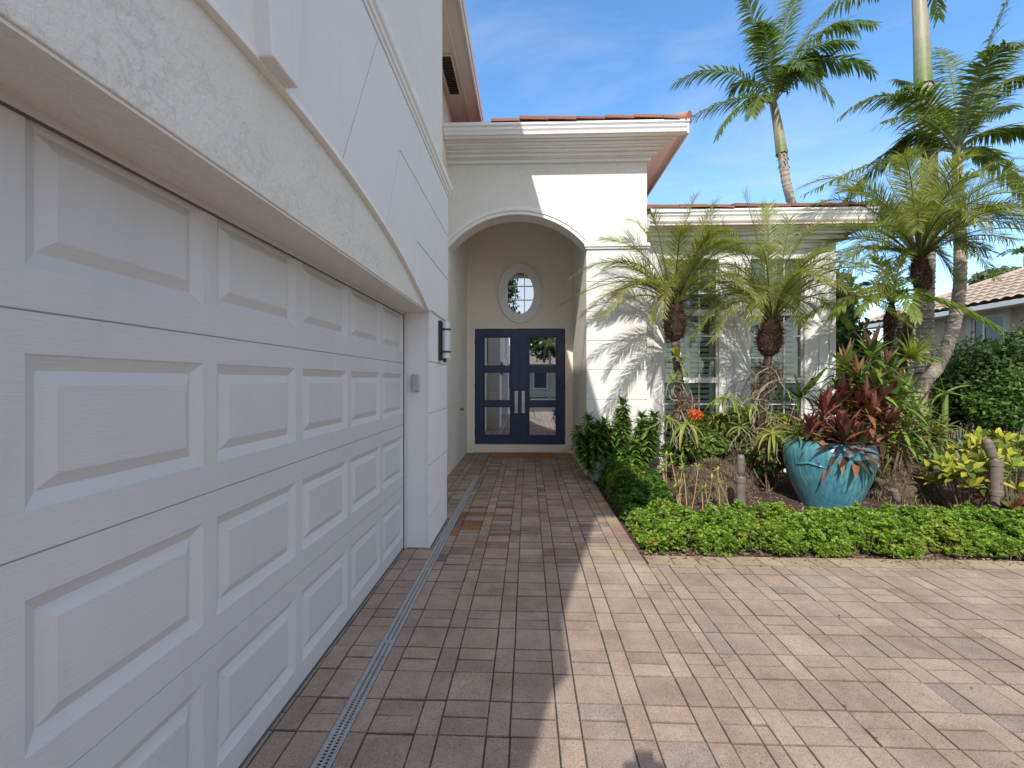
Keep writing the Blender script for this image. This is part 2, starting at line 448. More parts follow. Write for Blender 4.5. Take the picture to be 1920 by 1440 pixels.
# ================================================================== HOUSE
house = empty('house', (0, 4, 0))
tag(house, 'white and cream stucco house with arched entry, garage and red tile roof', 'house')
def hp(mb, name, mat, bevel=0, smooth=False, parent=house, label=None):
    o = mb.build(name, mat, None, smooth, bevel)
    o.parent = parent
    o.matrix_parent_inverse = Matrix.Translation(-world_loc(parent))
    if label: o['label'] = label
    return o
def world_loc(o):
    l = V(*o.location)
    if o.parent: l = l + V(*o.parent.location)   # parts are built in world coordinates under the empty
    return l if o.type == 'EMPTY' else world_loc(house)
def hp(mb, name, mat, bevel=0, smooth=False, parent=None, label=None):
    par = parent or house
    o = mb.build(name, mat, None, smooth, bevel)
    o.parent = par
    if par.type == 'EMPTY': o.location = -V(*par.location)
    if label: o['label'] = label
    return o

GX = -1.11; FX = -.88; YC = 1.53
GR = [.275, .74, 1.205, 1.67, 2.13, 2.59, 3.06]
# ---- garage mass
m = MB(); m.box(-8, -1.30, -1.78, 4.80, 0, 3.5); m.box(-8, -.93, -1.78, 4.84, 3.5, 6.28)
hp(m, 'garage_wall', M['cream'], .006)
def arc(y):   # underside of the flat arch band
    return 2.54 - (6.78 - sqrt(6.78**2 - (y-YC)**2))
# soffit + cream face under the arch
m = MB(); n = 48
ys = [YC - 2.45 + 4.9*i/n for i in range(n+1)]
poly = [(ys[0], 2.121)] + [(ys[-1], 2.121)] + [(y, arc(y)+.05) for y in reversed(ys)]
m.prism(poly, lambda u, v, w: (w, u, v), -1.25, -.890)
hp(m, 'garage_header', M['cream_patch'], .004)
m = MB(); m.box(-1.13, -.897, -.925, 3.985, 2.112, 2.1205); hp(m, 'header_soffit', M['cream'])
# base band slab and the jointed blocks over it
m = MB()
poly = [(y, arc(y)+.004) for y in ys] + [(4.835, 2.12), (4.835, 3.5), (-1.775, 3.5), (-1.775, 2.12)]
poly = [(-.90, 2.12)] + [(y, arc(y)+.004) for y in ys if -.85 < y < 3.9] + [(3.95, 2.12), (4.835, 2.12), (4.835, 3.5), (-1.775, 3.5), (-1.775, 2.12)]
m.prism(poly, lambda u, v, w: (w, u, v), -1.25, -.884)
hp(m, 'arch_backing', M['white'])
def A(y0, y1, k=14): return [(y0+(y1-y0)*i/k, arc(y0+(y1-y0)*i/k)) for i in range(k+1)]
def mir(p): return [(2*YC-u, v) for u, v in p]
right = [A(2.06, 2.71) + [(3.01,3.06),(4.84,3.06),(4.84,3.49),(2.57,3.49)],
         A(2.71, 3.364) + [(3.49,2.59),(4.84,2.59),(4.84,3.06),(3.01,3.06)],
         A(3.364, 3.93) + [(3.98,2.13),(4.84,2.13),(4.84,2.59),(3.49,2.59)]]
m = MB()
fx = lambda u, v, w: (w, u, v)
m.prism(offset_poly(A(1.0, 2.06, 24) + [(2.57,3.49),(.49,3.49)], .005), fx, -.89, -.866)
for p in right:
    m.prism(offset_poly(p, .005), fx, -.89, -.866); m.prism(offset_poly(mir(p), .005), fx, -.89, -.866)
hp(m, 'arch_surround', M['white'], .003)
# thin cream lip under the arch band
m = MB(); yy = [-.80 + 4.66*i/60 for i in range(61)]
poly = [(y, arc(y)-.012) for y in yy] + [(y, arc(y)+.012) for y in reversed(yy)]
m.prism(poly, fx, -.90, -.860)
hp(m, 'arch_edge_bead', M['trim'], .003)
# keystone
m = MB()
kb = [(1.40,2.535),(1.56,2.535),(1.66,3.49),(1.30,3.49)]
m.prism(kb, fx, -.90, -.812)
hp(m, 'keystone', M['white'], .006)
# moulding over the band
m = MB()
prof = [(-.93,3.50),(-.862,3.50),(-.862,3.525),(-.848,3.535),(-.848,3.56),(-.832,3.575),(-.826,3.60),(-.826,3.625),(-.84,3.64),(-.93,3.655)]
m.prism(prof, lambda u, v, w: (u, w, v), -1.84, 4.885)
hp(m, 'wall_molding', M['trim'], .002)
# piers
def pier(ya, yb, sgn):
    m = MB(); zs = [0] + GR[:5]
    m.box(-1.30, -.896, ya+.004, yb-.004, 0, 2.115)
    fy = ya if sgn > 0 else yb
    for a, b in zip(zs[:-1], zs[1:]):
        g = .007
        z0, z1 = (a if a == 0 else a+g), min(b-g, 2.118)
        m.box(-.91, FX, ya, yb, z0, z1)
        e0, e1 = (yb, yb+.012) if sgn > 0 else (ya-.012, ya)
        m.box(-1.30, -.888, e0-.006, e1-.002, z0, z1)
    hp(m, 'garage_pier', M['white'], .003)
pier(3.985, 4.84, 1); pier(-1.78, -.925, -1)
# jamb stop strip and door seal
m = MB(); m.box(-1.118, -1.085, 3.955, 3.984, 0, 2.10); m.box(-1.118, -1.085, -.924, -.895, 0, 2.10); m.box(-1.118,-1.103,-.895,3.955,2.088,2.116)
hp(m, 'door_stop', M['gdoor'], .003)
m = MB(); m.box(-1.1099, -1.1045, -.895, 3.955, 2.082, 2.0879); m.box(-1.1099,-1.1045,3.948,3.9549,0,2.0879); hp(m, 'door_seal', M['rubber'])
# ---- garage door
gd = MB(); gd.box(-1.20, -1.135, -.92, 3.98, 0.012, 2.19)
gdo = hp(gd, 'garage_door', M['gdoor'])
def section(z0, z1):
    m = MB(); X0 = GX
    ya, yb = -.92, 3.98; g = .0025
    z0 += g; z1 -= g
    st = [.95-.61*3 + .61*i for i in range(8)]; pw = .545
    st = [s for s in st if s > ya]
    pz0, pz1 = z0+.098, z0+.098+.35
    Y = [ya]
    for s in st: Y += [s, s+pw]
    Y.append(yb); Z = [z0, pz0, pz1, z1]
    for i in range(len(Y)-1):
        for j in range(3):
            if j == 1 and i % 2 == 1:
                a, b, c, d = Y[i], Y[i+1], Z[1], Z[2]
                rings = [(0,0),(.004,-.004),(.037,-.021),(.070,-.005),(.073,-.004)]
                vs = []
                for ins, dx in rings:
                    vs += [(X0+dx,a+ins,c+ins),(X0+dx,b-ins,c+ins),(X0+dx,b-ins,d-ins),(X0+dx,a+ins,d-ins)]
                fs = []
                for r in range(len(rings)-1):
                    for k in range(4):
                        k2 = (k+1) % 4; fs.append((r*4+k, r*4+k2, r*4+4+k2, r*4+4+k))
                q = (len(rings)-1)*4; fs.append((q,q+1,q+2,q+3)); m.add(vs, fs)
            else:
                m.add([(X0,Y[i],Z[j]),(X0,Y[i+1],Z[j]),(X0,Y[i+1],Z[j+1]),(X0,Y[i],Z[j+1])], [(0,1,2,3)])
    for (y0,y1,za,zb) in ((ya,yb,z0,z0),(ya,yb,z1,z1)):
        m.add([(X0,y0,za),(X0,y1,za),(X0-.006,y1,za-.003 if za==z0 else za+.0015),(X0-.006,y0,za-.003 if za==z0 else za+.0015),(X0-.03,y1,za),(X0-.03,y0,za)], [(0,1,2,3),(3,2,4,5)])
    return m
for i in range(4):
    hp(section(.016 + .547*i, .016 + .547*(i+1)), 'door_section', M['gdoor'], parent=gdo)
m = MB(); m.box(-1.14,-1.108,-.92,3.98,0,.016); hp(m, 'bottom_seal', M['rubber'], parent=gdo)

# ---- recessed two-storey side behind
m = MB(); m.box(-8, -1.27, 4.86, 20, 0, 5.88)
hp(m, 'entry_side_wall', M['cream_rough'])
m = MB(); m.box(-1.30, -.80, 4.0, 20, 5.875, 5.90)
hp(m, 'eave_soffit', M['soffit'])
m = MB(); m.box(-.99,-.955,4.0,20,5.862,5.9); m.box(-.80,-.775,4.0,20,5.84,6.02); m.box(-.775,-.76,4.0,20,5.93,6.06)
hp(m, 'fascia', M['fascia'], .004)
m = MB()
for k in range(14): m.box(-1.185, -1.045, 6.0+.055*k, 6.035+.055*k, 5.858, 5.866)
m.box(-1.20,-1.03,5.97,6.80,5.866,5.872)
v_ = hp(m, 'soffit_vent', M['black'])
m = MB()
for a,b,c,d in ((-1.215,-1.19,5.955,6.815),(-1.04,-1.015,5.955,6.815),(-1.19,-1.04,5.955,5.98),(-1.19,-1.04,6.79,6.815)): m.box(a,b,c,d,5.855,5.874)
hp(m, 'vent_frame', M['soffit'], parent=v_)
def tiles(name, mat, p0, p1, up, rows, w=.30, exp=.33, th=.028, seed=1, parent=None, barrel=False, trim=None):
    """rows of flat roof tiles from eave p0->p1, climbing along vector 'up' (3-D)"""
    p0, p1, up = V(*p0), V(*p1), V(*up); rg = random.Random(seed)
    e = (p1-p0); L = e.length; e.normalize(); un = up.normalized(); nn = e.cross(un).normalized()
    if nn.z < 0: nn = -nn
    m = MB()
    for r in range(rows):
        off = (r % 2)*w/2; k = -1
        while k*w + off < L:
            a = max(0, k*w+off); b = min(L, (k+1)*w+off); k += 1
            if b-a < .03: continue
            s0, s1 = r*exp, (r+1)*exp + .03
            if trim:
                lo, hi = trim((s0+s1)/2, L)
                a, b = max(a, lo), min(b, hi)
                if b-a < .03: continue
            t0 = th + rg.gauss(0, .007); h0 = .035 + rg.uniform(-.012,.012); fo = rg.uniform(-.018,.018)
            c = rg.random(); c = (c, c, c)
            q = [p0+e*(a+.004)+un*(s0+fo)+nn*(h0+rg.uniform(0,.012)), p0+e*(b-.004)+un*(s0+fo)+nn*(h0-rg.uniform(0,.012)), p0+e*(b-.003)+un*s1, p0+e*(a+.003)+un*s1]
            top = [q[0]+nn*t0, q[1]+nn*t0, q[2]+nn*t0, q[3]+nn*t0]
            m.add(q+top, [(0,3,2,1),(4,5,6,7),(0,1,5,4),(1,2,6,5),(2,3,7,6),(3,0,4,7)], c)
    return m
# roof over the garage mass (its eave throws the shadow on the entry)
EX = -.45
m = MB(); m.box(-8.3, EX-.02, -2.2, 5.26, 6.26, 6.30)
hp(m, 'eave_soffit', M['soffit'])
m = MB(); m.box(EX-.03, EX, -2.2, 5.28, 6.24, 6.44); m.box(-8.3, EX-.03, 5.25, 5.28, 6.24, 6.44); m.box(-8.3, EX-.03, -2.2, -2.17, 6.24, 6.44)
hp(m, 'fascia', M['fascia'])
m = MB(); m.add([(EX+.02,-2.23,6.44),(EX+.02,5.31,6.44),(-4.2,1.54,8.1),(-8.3,5.31,6.44),(-8.3,-2.23,6.44)], [(0,1,2),(1,3,2),(3,4,2),(4,0,2),(0,4,3,1)])
hp(m, 'roof', M['tile_red'])

# ---- entry block
FY = 7.10; BY = 9.30; EXL, JX, EXR = -1.27, .92, 1.865
acx = (EXL+JX)/2; sp = 3.60; ap = 4.13; hw = (JX-EXL)/2
R_ = (hw*hw + (ap-sp)**2)/(2*(ap-sp)); zc = ap - R_
def arch(k=40, off=0.0):
    r = R_+off; a0 = math.asin(min(1, (hw+off*.86)/r)); return [(acx + r*sin(-a0+2*a0*i/k), zc + r*cos(-a0+2*a0*i/k)) for i in range(k+1)]
fy = lambda u, v, w: (u, w, v)
m = MB()
ar = arch()
poly = [(EXL-.6, sp), (EXL, sp)] + ar[1:-1] + [(JX, sp), (EXR, sp), (EXR, 5.08), (EXL-.6, 5.08)]
m.prism(poly[::-1], fy, FY, FY+.30)
hp(m, 'entry_wall', M['cream'])
m = MB(); m.box(JX, EXR-.01, FY+.022, BY+.3, 0, 3.598); m.box(JX, EXR, FY+.30, BY+.3, 3.602, 5.08)
hp(m, 'entry_pier_core', M['cream_rough'])
m = MB(); zs = [-.1] + GR + [3.575]
for a, b in zip(zs[:-1], zs[1:]): m.box(JX+.004, EXR, FY-.006, FY+.06, a+.006, b-.006)
m.box(JX+.03, EXR-.02, FY+.006, FY+.04, 0, 3.57)
hp(m, 'entry_pier', M['white'], .003)
m = MB(); m.box(JX-.02, EXR+.03, FY-.035, FY+.05, 3.57, 3.60); m.box(JX-.035, EXR+.045, FY-.055, FY+.05, 3.60, 3.645); m.box(JX+.0, EXR+.03, FY-.03, FY+.02, 3.645, 3.665)
hp(m, 'pier_molding', M['trim'], .006)
m = MB()
for o0, o1, y in ((0.0,.055,-.028),(.055,.10,-.045),(.10,.125,-.02)):
    a_, b_ = arch(48, o0), arch(48, o1)
    m.prism((a_ + b_[::-1])[::-1], fy, FY+y, FY+.02)
hp(m, 'arch_trim', M['trim'], .003)
# porch interior: back wall with a real door opening, ceiling
DX0, DX1 = WX(886, BY), WX(1064, BY); DZ0, DZ1 = .10, WZ(613, 0, BY)
OX, OZ = WX(975, BY), WZ(550, 0, BY)
m = MB(); m.box(EXL-.2, DX0, BY, BY+.25, 0, 5.0); m.box(DX1, JX+.2, BY, BY+.25, 0, 5.0); m.box(DX0, DX1, BY, BY+.25, DZ1, 5.0); m.box(DX0, DX1, BY, BY+.25, 0, DZ0)
hp(m, 'porch_back_wall', M['recess'])
m = MB(); m.box(EXL-.2, JX+.3, FY+.28, BY+.3, 4.95, 5.05); hp(m, 'porch_ceiling', M['recess'])
m = MB(); m.box(-1.5, 1.2, BY+1.6, BY+1.7, 0, 3); hp(m, 'hall_wall', M['room'])
m = MB()
fw = .045
m.box(DX0-.02, DX0+fw, BY-.012, BY+.16, DZ0-.02, DZ1+.01); m.box(DX1-fw, DX1+.02, BY-.012, BY+.16, DZ0-.02, DZ1+.01)
m.box(DX0+fw, DX1-fw, BY-.012, BY+.16, DZ1-fw+.01, DZ1+.01); m.box(DX0+fw, DX1-fw, BY-.03, BY+.16, .02, DZ0+.075)
hp(m, 'door_frame', M['recess'], .003)
a0 = DX0+fw+.003; a1 = DX1-fw-.003; mid = (a0+a1)/2
zb, zt = DZ0+.08, DZ1-fw+.004
def leaf(x0, x1, side):
    px = (909, 956) if side < 0 else (993, 1042)
    g0, g1 = WX(px[0], BY+.05), WX(px[1], BY+.05)
    rows = [(WZ(b, 0, BY+.05), WZ(a, 0, BY+.05)) for a, b in ((633,685),(699,750),(764,815))]
    m = MB(); ya, yb = BY+.045, BY+.09
    m.box(x0, g0, ya, yb, zb, zt); m.box(g1, x1, ya, yb, zb, zt)
    zz = [zt] + [v for r in rows for v in (r[1], r[0])] + [zb]
    for i in range(0, 8, 2): m.box(g0, g1, ya, yb, zz[i+1], zz[i])
    # applied rectangular moulding round the glazed column
    for q in range(2):
        e = .045-.02*q; t = .010+.006*q
        m.box(g0-e, g0-e+.012, ya-t, ya+.001, rows[2][0]-e, rows[0][1]+e); m.box(g1+e-.012, g1+e, ya-t, ya+.001, rows[2][0]-e, rows[0][1]+e)
        m.box(g0-e+.012, g1+e-.012, ya-t, ya+.001, rows[0][1]+e-.012, rows[0][1]+e); m.box(g0-e+.012, g1+e-.012, ya-t, ya+.001, rows[2][0]-e, rows[2][0]-e+.012)
    if side < 0: m.box(x1-.03, x1+.012, ya-.012, ya+.001, zb, zt)
    d = hp(m, 'door', M['blue'], .002, label='navy blue door leaf with left lites' if side < 0 else 'navy blue door leaf with right lites')
    for r0, r1 in rows:
        m = MB(); m.box(g0-.005, g1+.005, ya+.02, ya+.026, r0-.005, r1+.005); hp(m, 'pane', M['door_glass'], parent=d)
    hx = WX(968 if side < 0 else 981, BY); z0, z1 = WZ(775, 0, BY), WZ(733, 0, BY)
    m = MB(); m.box(hx-.034, hx+.034, ya-.014, ya-.001, z0, z1)
    m.box(hx-.019, hx+.019, ya-.058, ya-.04, z0+.02, z0+.27); m.box(hx-.014, hx+.014, ya-.045, ya-.01, z0+.03, z0+.06); m.box(hx-.014, hx+.014, ya-.045, ya-.01, z0+.22, z0+.25)
    m.lathe([(0,0),(.022,0),(.022,.012),(.014,.016),(0,.016)], (hx, ya-.014, z1-.06), 16, axis=(0,-1,0))
    hp(m, 'handle', M['steel'], .003, parent=d)
    for hz in (zb+.25, (zb+zt)/2, zt-.25):
        xx = x0-.004 if side < 0 else x1+.004
        m = MB(); m.tube([(xx, ya-.008, hz-.05), (xx, ya-.008, hz+.05)], .009, 8); hp(m, 'hinge', M['black'], parent=d)
leaf(a0, mid-.003, -1); leaf(mid+.003, a1, 1)
# oval window
def ell(a, b, n=56): return [(OX+a*cos(2*pi*i/n), OZ+b*sin(2*pi*i/n)) for i in range(n)]
kx = (WX(1016, BY)-WX(934, BY))/2; kz = (WZ(494,0,BY)-WZ(606,0,BY))/2
gx_ = (WX(1001, BY)-WX(949, BY))/2; gz_ = (WZ(511,0,BY)-WZ(589,0,BY))/2
def ring(m, a0, b0, a1, b1, y0, y1, n=56):
    o, i = ell(a0, b0, n), ell(a1, b1, n); vs = [(u, y0, v) for u, v in o] + [(u, y0, v) for u, v in i] + [(u, y1, v) for u, v in o] + [(u, y1, v) for u, v in i]
    fs = []
    for k in range(n):
        k2 = (k+1) % n; fs += [(k,k2,n+k2,n+k),(k,2*n+k,2*n+k2,k2),(n+k,n+k2,3*n+k2,3*n+k)]
    m.add(vs, fs)
m = MB(); ring(m, kx, kz, gx_+.02, gz_+.02, BY-.05, BY+.02); ring(m, kx*.985, kz*.985, kx*.93, kz*.95, BY-.058, BY-.04)
ow = hp(m, 'window', M['trim'], label='oval window with white ring surround')
m = MB(); ring(m, gx_+.022, gz_+.022, gx_-.004, gz_-.004, BY-.04, BY+.02)
m.box(OX-gx_*.33-.009, OX-gx_*.33+.009, BY-.032, BY-.018, OZ-gz_*.94, OZ+gz_*.94); m.box(OX+gx_*.33-.009, OX+gx_*.33+.009, BY-.032, BY-.018, OZ-gz_*.94, OZ+gz_*.94)
m.box(OX-gx_*.94, OX+gx_*.94, BY-.030, BY-.017, OZ-gz_*.33-.009, OZ-gz_*.33+.009); m.box(OX-gx_*.94, OX+gx_*.94, BY-.030, BY-.017, OZ+gz_*.33-.009, OZ+gz_*.33+.009)
hp(m, 'muntin', M['trim'], parent=ow)
m = MB(); e = ell(gx_, gz_); m.add([(u, BY-.012, v) for u, v in e], [tuple(range(56))[::-1]]); hp(m, 'pane', M['door_glass'], parent=ow)
m = MB(); e = ell(gx_, gz_); m.add([(u, BY-.004, v) for u, v in e], [tuple(range(56))[::-1]]); hp(m, 'pane_backing', M['dark_gap'], parent=ow)

# ---- cornice, gutter and roof of the entry
OV = .49; GXR = EXR+OV; GYF = FY-OV
def corn(levels, name, mat, xl, xr, yf, bevel=.004, yb=None):
    m = MB()
    for o, z0, z1 in levels: m.box(xl, xr+o, yf-o, (yb or yf+2.5), z0, z1)
    return hp(m, name, mat, bevel)
corn([(.05,4.935,4.985),(.085,4.985,5.0),(.13,5.0,5.045),(.20,5.045,5.075),(.26,5.075,5.09),(.30,5.09,5.125),(.36,5.125,5.15)], 'cornice', M['trim'], EXL-.3, EXR, FY)
corn([(OV-.03,5.15,5.165)], 'eave_soffit', M['soffit'], EXL-.3, EXR, FY)
def gutter_prof(yf, z0, z1):    # K-style: outer lip at top
    h = z1-z0
    return [(yf+.11, z0), (yf+.055, z0), (yf+.045, z0+.10*h), (yf+.05, z0+.16*h), (yf+.035, z0+.38*h), (yf+.015, z0+.52*h), (yf+.012, z0+.66*h), (yf+.026, z0+.70*h), (yf+.026, z0+.76*h), (yf-.004, z0+.82*h), (yf-.004, z1), (yf+.012, z1), (yf+.03, z0+.8*h), (yf+.11, z0+.4*h)]
m = MB()
m.prism(gutter_prof(GYF, 5.135, 5.315), lambda u, v, w: (w, u, v), -1.265, GXR)
m.box(-1.265, WX(920, GYF)-.0, GYF+.02, GYF+.04, 5.30, 5.345)
hp(m, 'gutter', M['gutter'], .003)
m = MB(); m.box(GXR-.03, GXR, GYF+.02, 10.2, 5.12, 5.27); m.box(-1.265, GXR-.031, GYF+.10, GYF+.13, 5.14, 5.28)
hp(m, 'fascia', M['fascia'], .003)
xt = WX(920, GYF)
slope = .36
m = tiles('roof', None, (xt, GYF-.01, 5.30), (GXR+.03, GYF-.01, 5.30), (0, 1, slope), 8, seed=3, w=.42, th=.034, trim=lambda s, L: (0, L-s*.94))
m2 = tiles('roof', None, (GXR+.03, GYF, 5.30), (GXR+.03, 11, 5.30), (-1, 0, slope), 7, seed=4, w=.29, trim=lambda s, L: (s*.94, L))
m.add(m2.v, m2.f, (.5,.5,.5)); m.c[-len(m2.c):] = m2.c
m.add([(-1.26,GYF+.04,5.29),(GXR,GYF+.04,5.29),(GXR-2.2,GYF+2.24,6.05),(-1.26,GYF+2.24,6.05)], [(0,1,2,3)], (.3,.3,.3))
rf = hp(m, 'roof', M['tile_red'], 0)
m = MB()
for k in range(7):    # barrel caps up the hip
    a = V(GXR+.0, GYF+.02, 5.35) + V(-1,1,slope)*(.27*k); b = a + V(-1,1,slope)*.30
    m.tube([a, b], [.085, .062], 12, col=(random.Random(k).random(),)*3)
hp(m, 'hip_cap', M['tile_red'], parent=rf, smooth=False)

# ---- wing with the windows
WY = 7.35; WXR = WX(1558, WY)
win = [(WX(1243, WY), WX(1348, WY)), (WX(1404, WY), WX(1508, WY))]
def wz(py): return WZ(py, 2.8, WY)
zt_, ztr, zb_ = wz(486), wz(588), wz(790)
m = MB()
xs = [EXR-.02, win[0][0], win[0][1], win[1][0], win[1][1], WXR]
for i in (0, 2, 4): m.box(xs[i], xs[i+1], WY, WY+.2, -.1, 3.95)
for i in (1, 3): m.box(xs[i], xs[i+1], WY, WY+.2, zt_, 3.95); m.box(xs[i], xs[i+1], WY, WY+.2, -.1, .45)
m.box(WXR-.2, WXR, WY+.2, 13.0, -.1, 3.95)
hp(m, 'wing_wall', M['white'])
m = MB()
for a, b in ((EXR+.0, xs[1]-.0),(xs[2], xs[3]),(xs[4], WXR+.02)):     # flat pilasters with a centre bead
    c = (a+b)/2; m.box(a+.05, b-.05, WY-.03, WY+.01, -.1, 3.7) if b-a > .25 else None
    m.box(c-.012, c+.012, WY-.045, WY-.028, -.1, 3.7)
m.box(WXR-.05, WXR+.04, WY-.06, WY+.03, -.1, 3.7)
hp(m, 'pilaster', M['white'], .004)
for (x0, x1) in win:
    m = MB(); f = .045
    zlow = .45
    m.box(x0-.05, x0+.012, WY-.035, WY+.10, zlow, zt_+.05); m.box(x1-.012, x1+.05, WY-.035, WY+.10, zlow, zt_+.05); m.box(x0+.012, x1-.012, WY-.035, WY+.10, zt_-.012, zt_+.05)
    w = hp(m, 'window', M['trim'], .003)
    m = MB()
    zr = [(wz(580), zt_-.012), (wz(708), wz(592)), (zlow, wz(718))]
    m.box(x0+.012, x1-.012, WY+.02, WY+.09, wz(592), wz(580)); m.box(x0+.012, x1-.012, WY+.02, WY+.10, wz(718), wz(708)); m.box(x0+.012, x1-.012, WY-.02, WY+.10, zlow, zlow+.05)
    m.box(x0+.012, x0+.03, WY+.03, WY+.09, zlow, zt_); m.box(x1-.03, x1-.012, WY+.03, WY+.09, zlow, zt_)
    for k in (1, 2):
        xx = x0 + (x1-x0)*k/3; m.box(xx-.008, xx+.008, WY+.045, WY+.055, zlow, zt_)
    for py in (549, 630, 671, 758): m.box(x0+.012, x1-.012, WY+.046, WY+.056, wz(py)-.008, wz(py)+.008)
    hp(m, 'sash', M['trim'], .002, parent=w)
    m = MB(); m.box(x0+.02, x1-.02, WY+.058, WY+.063, zlow+.03, zt_-.02); hp(m, 'pane', M['win_glass'], parent=w)
    m = MB(); z = zlow+.1
    while z < zt_-.05:
        if abs(z - wz(586)) > .06 and abs(z-wz(713)) > .06:
            for (a, b) in ((x0+.09, x0+(x1-x0)*.5-.035), (x0+(x1-x0)*.5+.035, x1-.09)):
                m.obox(((a+b)/2, WY+.16, z), ((b-a)/2,0,0), (0,.018,-.027), (0,.003,.002))
        z += .086
    for (a, b) in ((x0+.02, x0+.09), (x0+(x1-x0)*.5-.035, x0+(x1-x0)*.5+.035), (x1-.09, x1-.02)): m.box(a, b, WY+.145, WY+.175, zlow, zt_)
    for zz in (wz(586), wz(713), zt_-.03, zlow+.04): m.box(x0+.09, x1-.09, WY+.146, WY+.174, zz-.045, zz+.045)
    hp(m, 'shutter', M['shutter'], parent=w)
m = MB(); m.box(EXR, WXR-.2, WY+1.2, WY+1.25, 0, 4.0); hp(m, 'room_wall', M['room'])
corn([(.04,3.62,3.70),(.08,3.70,3.73),(.14,3.73,3.80),(.22,3.80,3.84),(.28,3.84,3.88)], 'cornice', M['trim'], EXR+.002, WXR, WY)
WG = WY-.44; zg = WZ(391, 2.8, WG)
corn([(.41,3.88,3.90)], 'eave_soffit', M['soffit'], EXR+.002, WXR, WY)
m = MB(); m.prism(gutter_prof(WG, zg-.17, zg), lambda u, v, w: (w, u, v), EXR+.01, WXR+.42)
m.box(EXR+.01, EXR+.62, WG-.01, WG+.012, zg-.05, zg+.03)
hp(m, 'gutter', M['gutter'], .003)
m = MB(); m.box(EXR, WXR+.42, WG+.09, WG+.12, 3.86, zg-.04); hp(m, 'fascia', M['fascia'])
m = tiles('roof', None, (EXR+.005, WG-.01, zg-.012), (WXR+.45, WG-.01, zg-.012), (0, 1, .36), 8, seed=7, w=.42, th=.036, trim=lambda s, L: (0, L-s*.9))
m.add([(EXR,WG+.05,zg-.02),(WXR+.42,WG+.05,zg-.02),(WXR-1.8,WG+2.3,zg+.75),(EXR,WG+2.3,zg+.75)], [(0,1,2,3)], (.3,.3,.3))
hp(m, 'roof', M['tile_red'])

# ================================================================== FITTINGS
def part(mb, name, mat, par, **kw):
    o = mb.build(name, mat, None, **kw); o.parent = par; o.location = -V(*par.location); return o
# wall lantern on the pier
lx, ly = FX, 4.42
lan = empty('wall_lantern', (lx, ly, 1.98)); tag(lan, 'dark bronze wall lantern with white frosted glass on the garage pier', 'lantern')
z0, z1 = WZ(674, lx, ly), WZ(604, lx, ly)
m = MB(); m.box(lx+.001, lx+.028, ly-.055, ly+.055, z0-.01, z1+.01); m.box(lx+.02, lx+.07, ly-.03, ly+.03, z0-.012, z0+.012); m.tube([(lx+.055, ly, z0-.03), (lx+.055, ly, z0)], .016, 10)
part(m, 'backplate', M['black'], lan, bevel=.002)
m = MB(); m.lathe([(.0,z0+.01),(.040,z0+.01),(.042,z0+.02),(.042,z1-.01),(.04,z1),(0,z1)], (lx+.068, ly, 0), 8)
part(m, 'lamp_glass', M['white_glass'], lan)
for zz in (z0+.075, z1-.075):
    m = MB()
    m.lathe([(.043,zz-.009),(.048,zz-.009),(.048,zz+.009),(.043,zz+.009)], (lx+.068, ly, 0), 8)
    m.box(lx+.02, lx+.05, ly-.045, ly+.045, zz-.008, zz+.008)
    part(m, 'band', M['black'], lan)
# keypad on the pier front
kx0, kz0 = WX(780, 3.985), WZ(718, -1, 3.985)
m = MB(); m.box(kx0-.036, kx0+.036, 3.955, 3.984, kz0-.078, kz0+.078)
kp = m.build('keypad', M['grey_plastic'], bevel=.012); tag(kp, 'grey rounded keypad cover on the white pier beside the garage door', 'keypad')
# doorbell on right jamb, hose tap on left wall
m = MB(); yb_ = 9.0; m.box(JX-.02, JX+.01, yb_-.03, yb_+.03, WZ(735,JX,yb_), WZ(706,JX,yb_))
tag(m.build('doorbell', M['steel'], bevel=.004), 'slim doorbell on the right porch wall beside the blue doors', 'doorbell')
m = MB(); tz = WZ(767,-1.2,8.4); m.tube([(EXL, 8.4, tz), (EXL+.05, 8.4, tz)], .012, 8); m.lathe([(0,0),(.03,0),(.03,.012),(0,.012)], (EXL,8.4,tz), 12, axis=(1,0,0)); m.tube([(EXL+.05,8.4,tz+.015),(EXL+.055,8.4,tz-.03)], .01, 8)
tag(m.build('wall_tap', M['black']), 'small dark tap low on the left porch wall', 'tap')
# door mat
mat_ = empty('doormat', (0,9.0,0)); tag(mat_, 'orange brown coir doormat lying before the blue double doors', 'doormat')
ma, mb_ = WX(922, 8.9), WX(1036, 8.9)
m = MB(); m.box(ma, mb_, 8.72, 9.22, .003, .022); part(m, 'mat_body', M['coir'], mat_, bevel=.004)
m = MB()
for k in range(9):
    x = ma+.22+k*(mb_-ma-.44)/9; m.box(x, x+.055, 8.93, 8.99, .022, .0235)
m.box(ma+.04, mb_-.04, 8.76, 8.768, .022, .0235); m.box(ma+.04, mb_-.04, 9.17, 9.178, .022, .0235)
part(m, 'printed_band', M['coir_dark'], mat_)
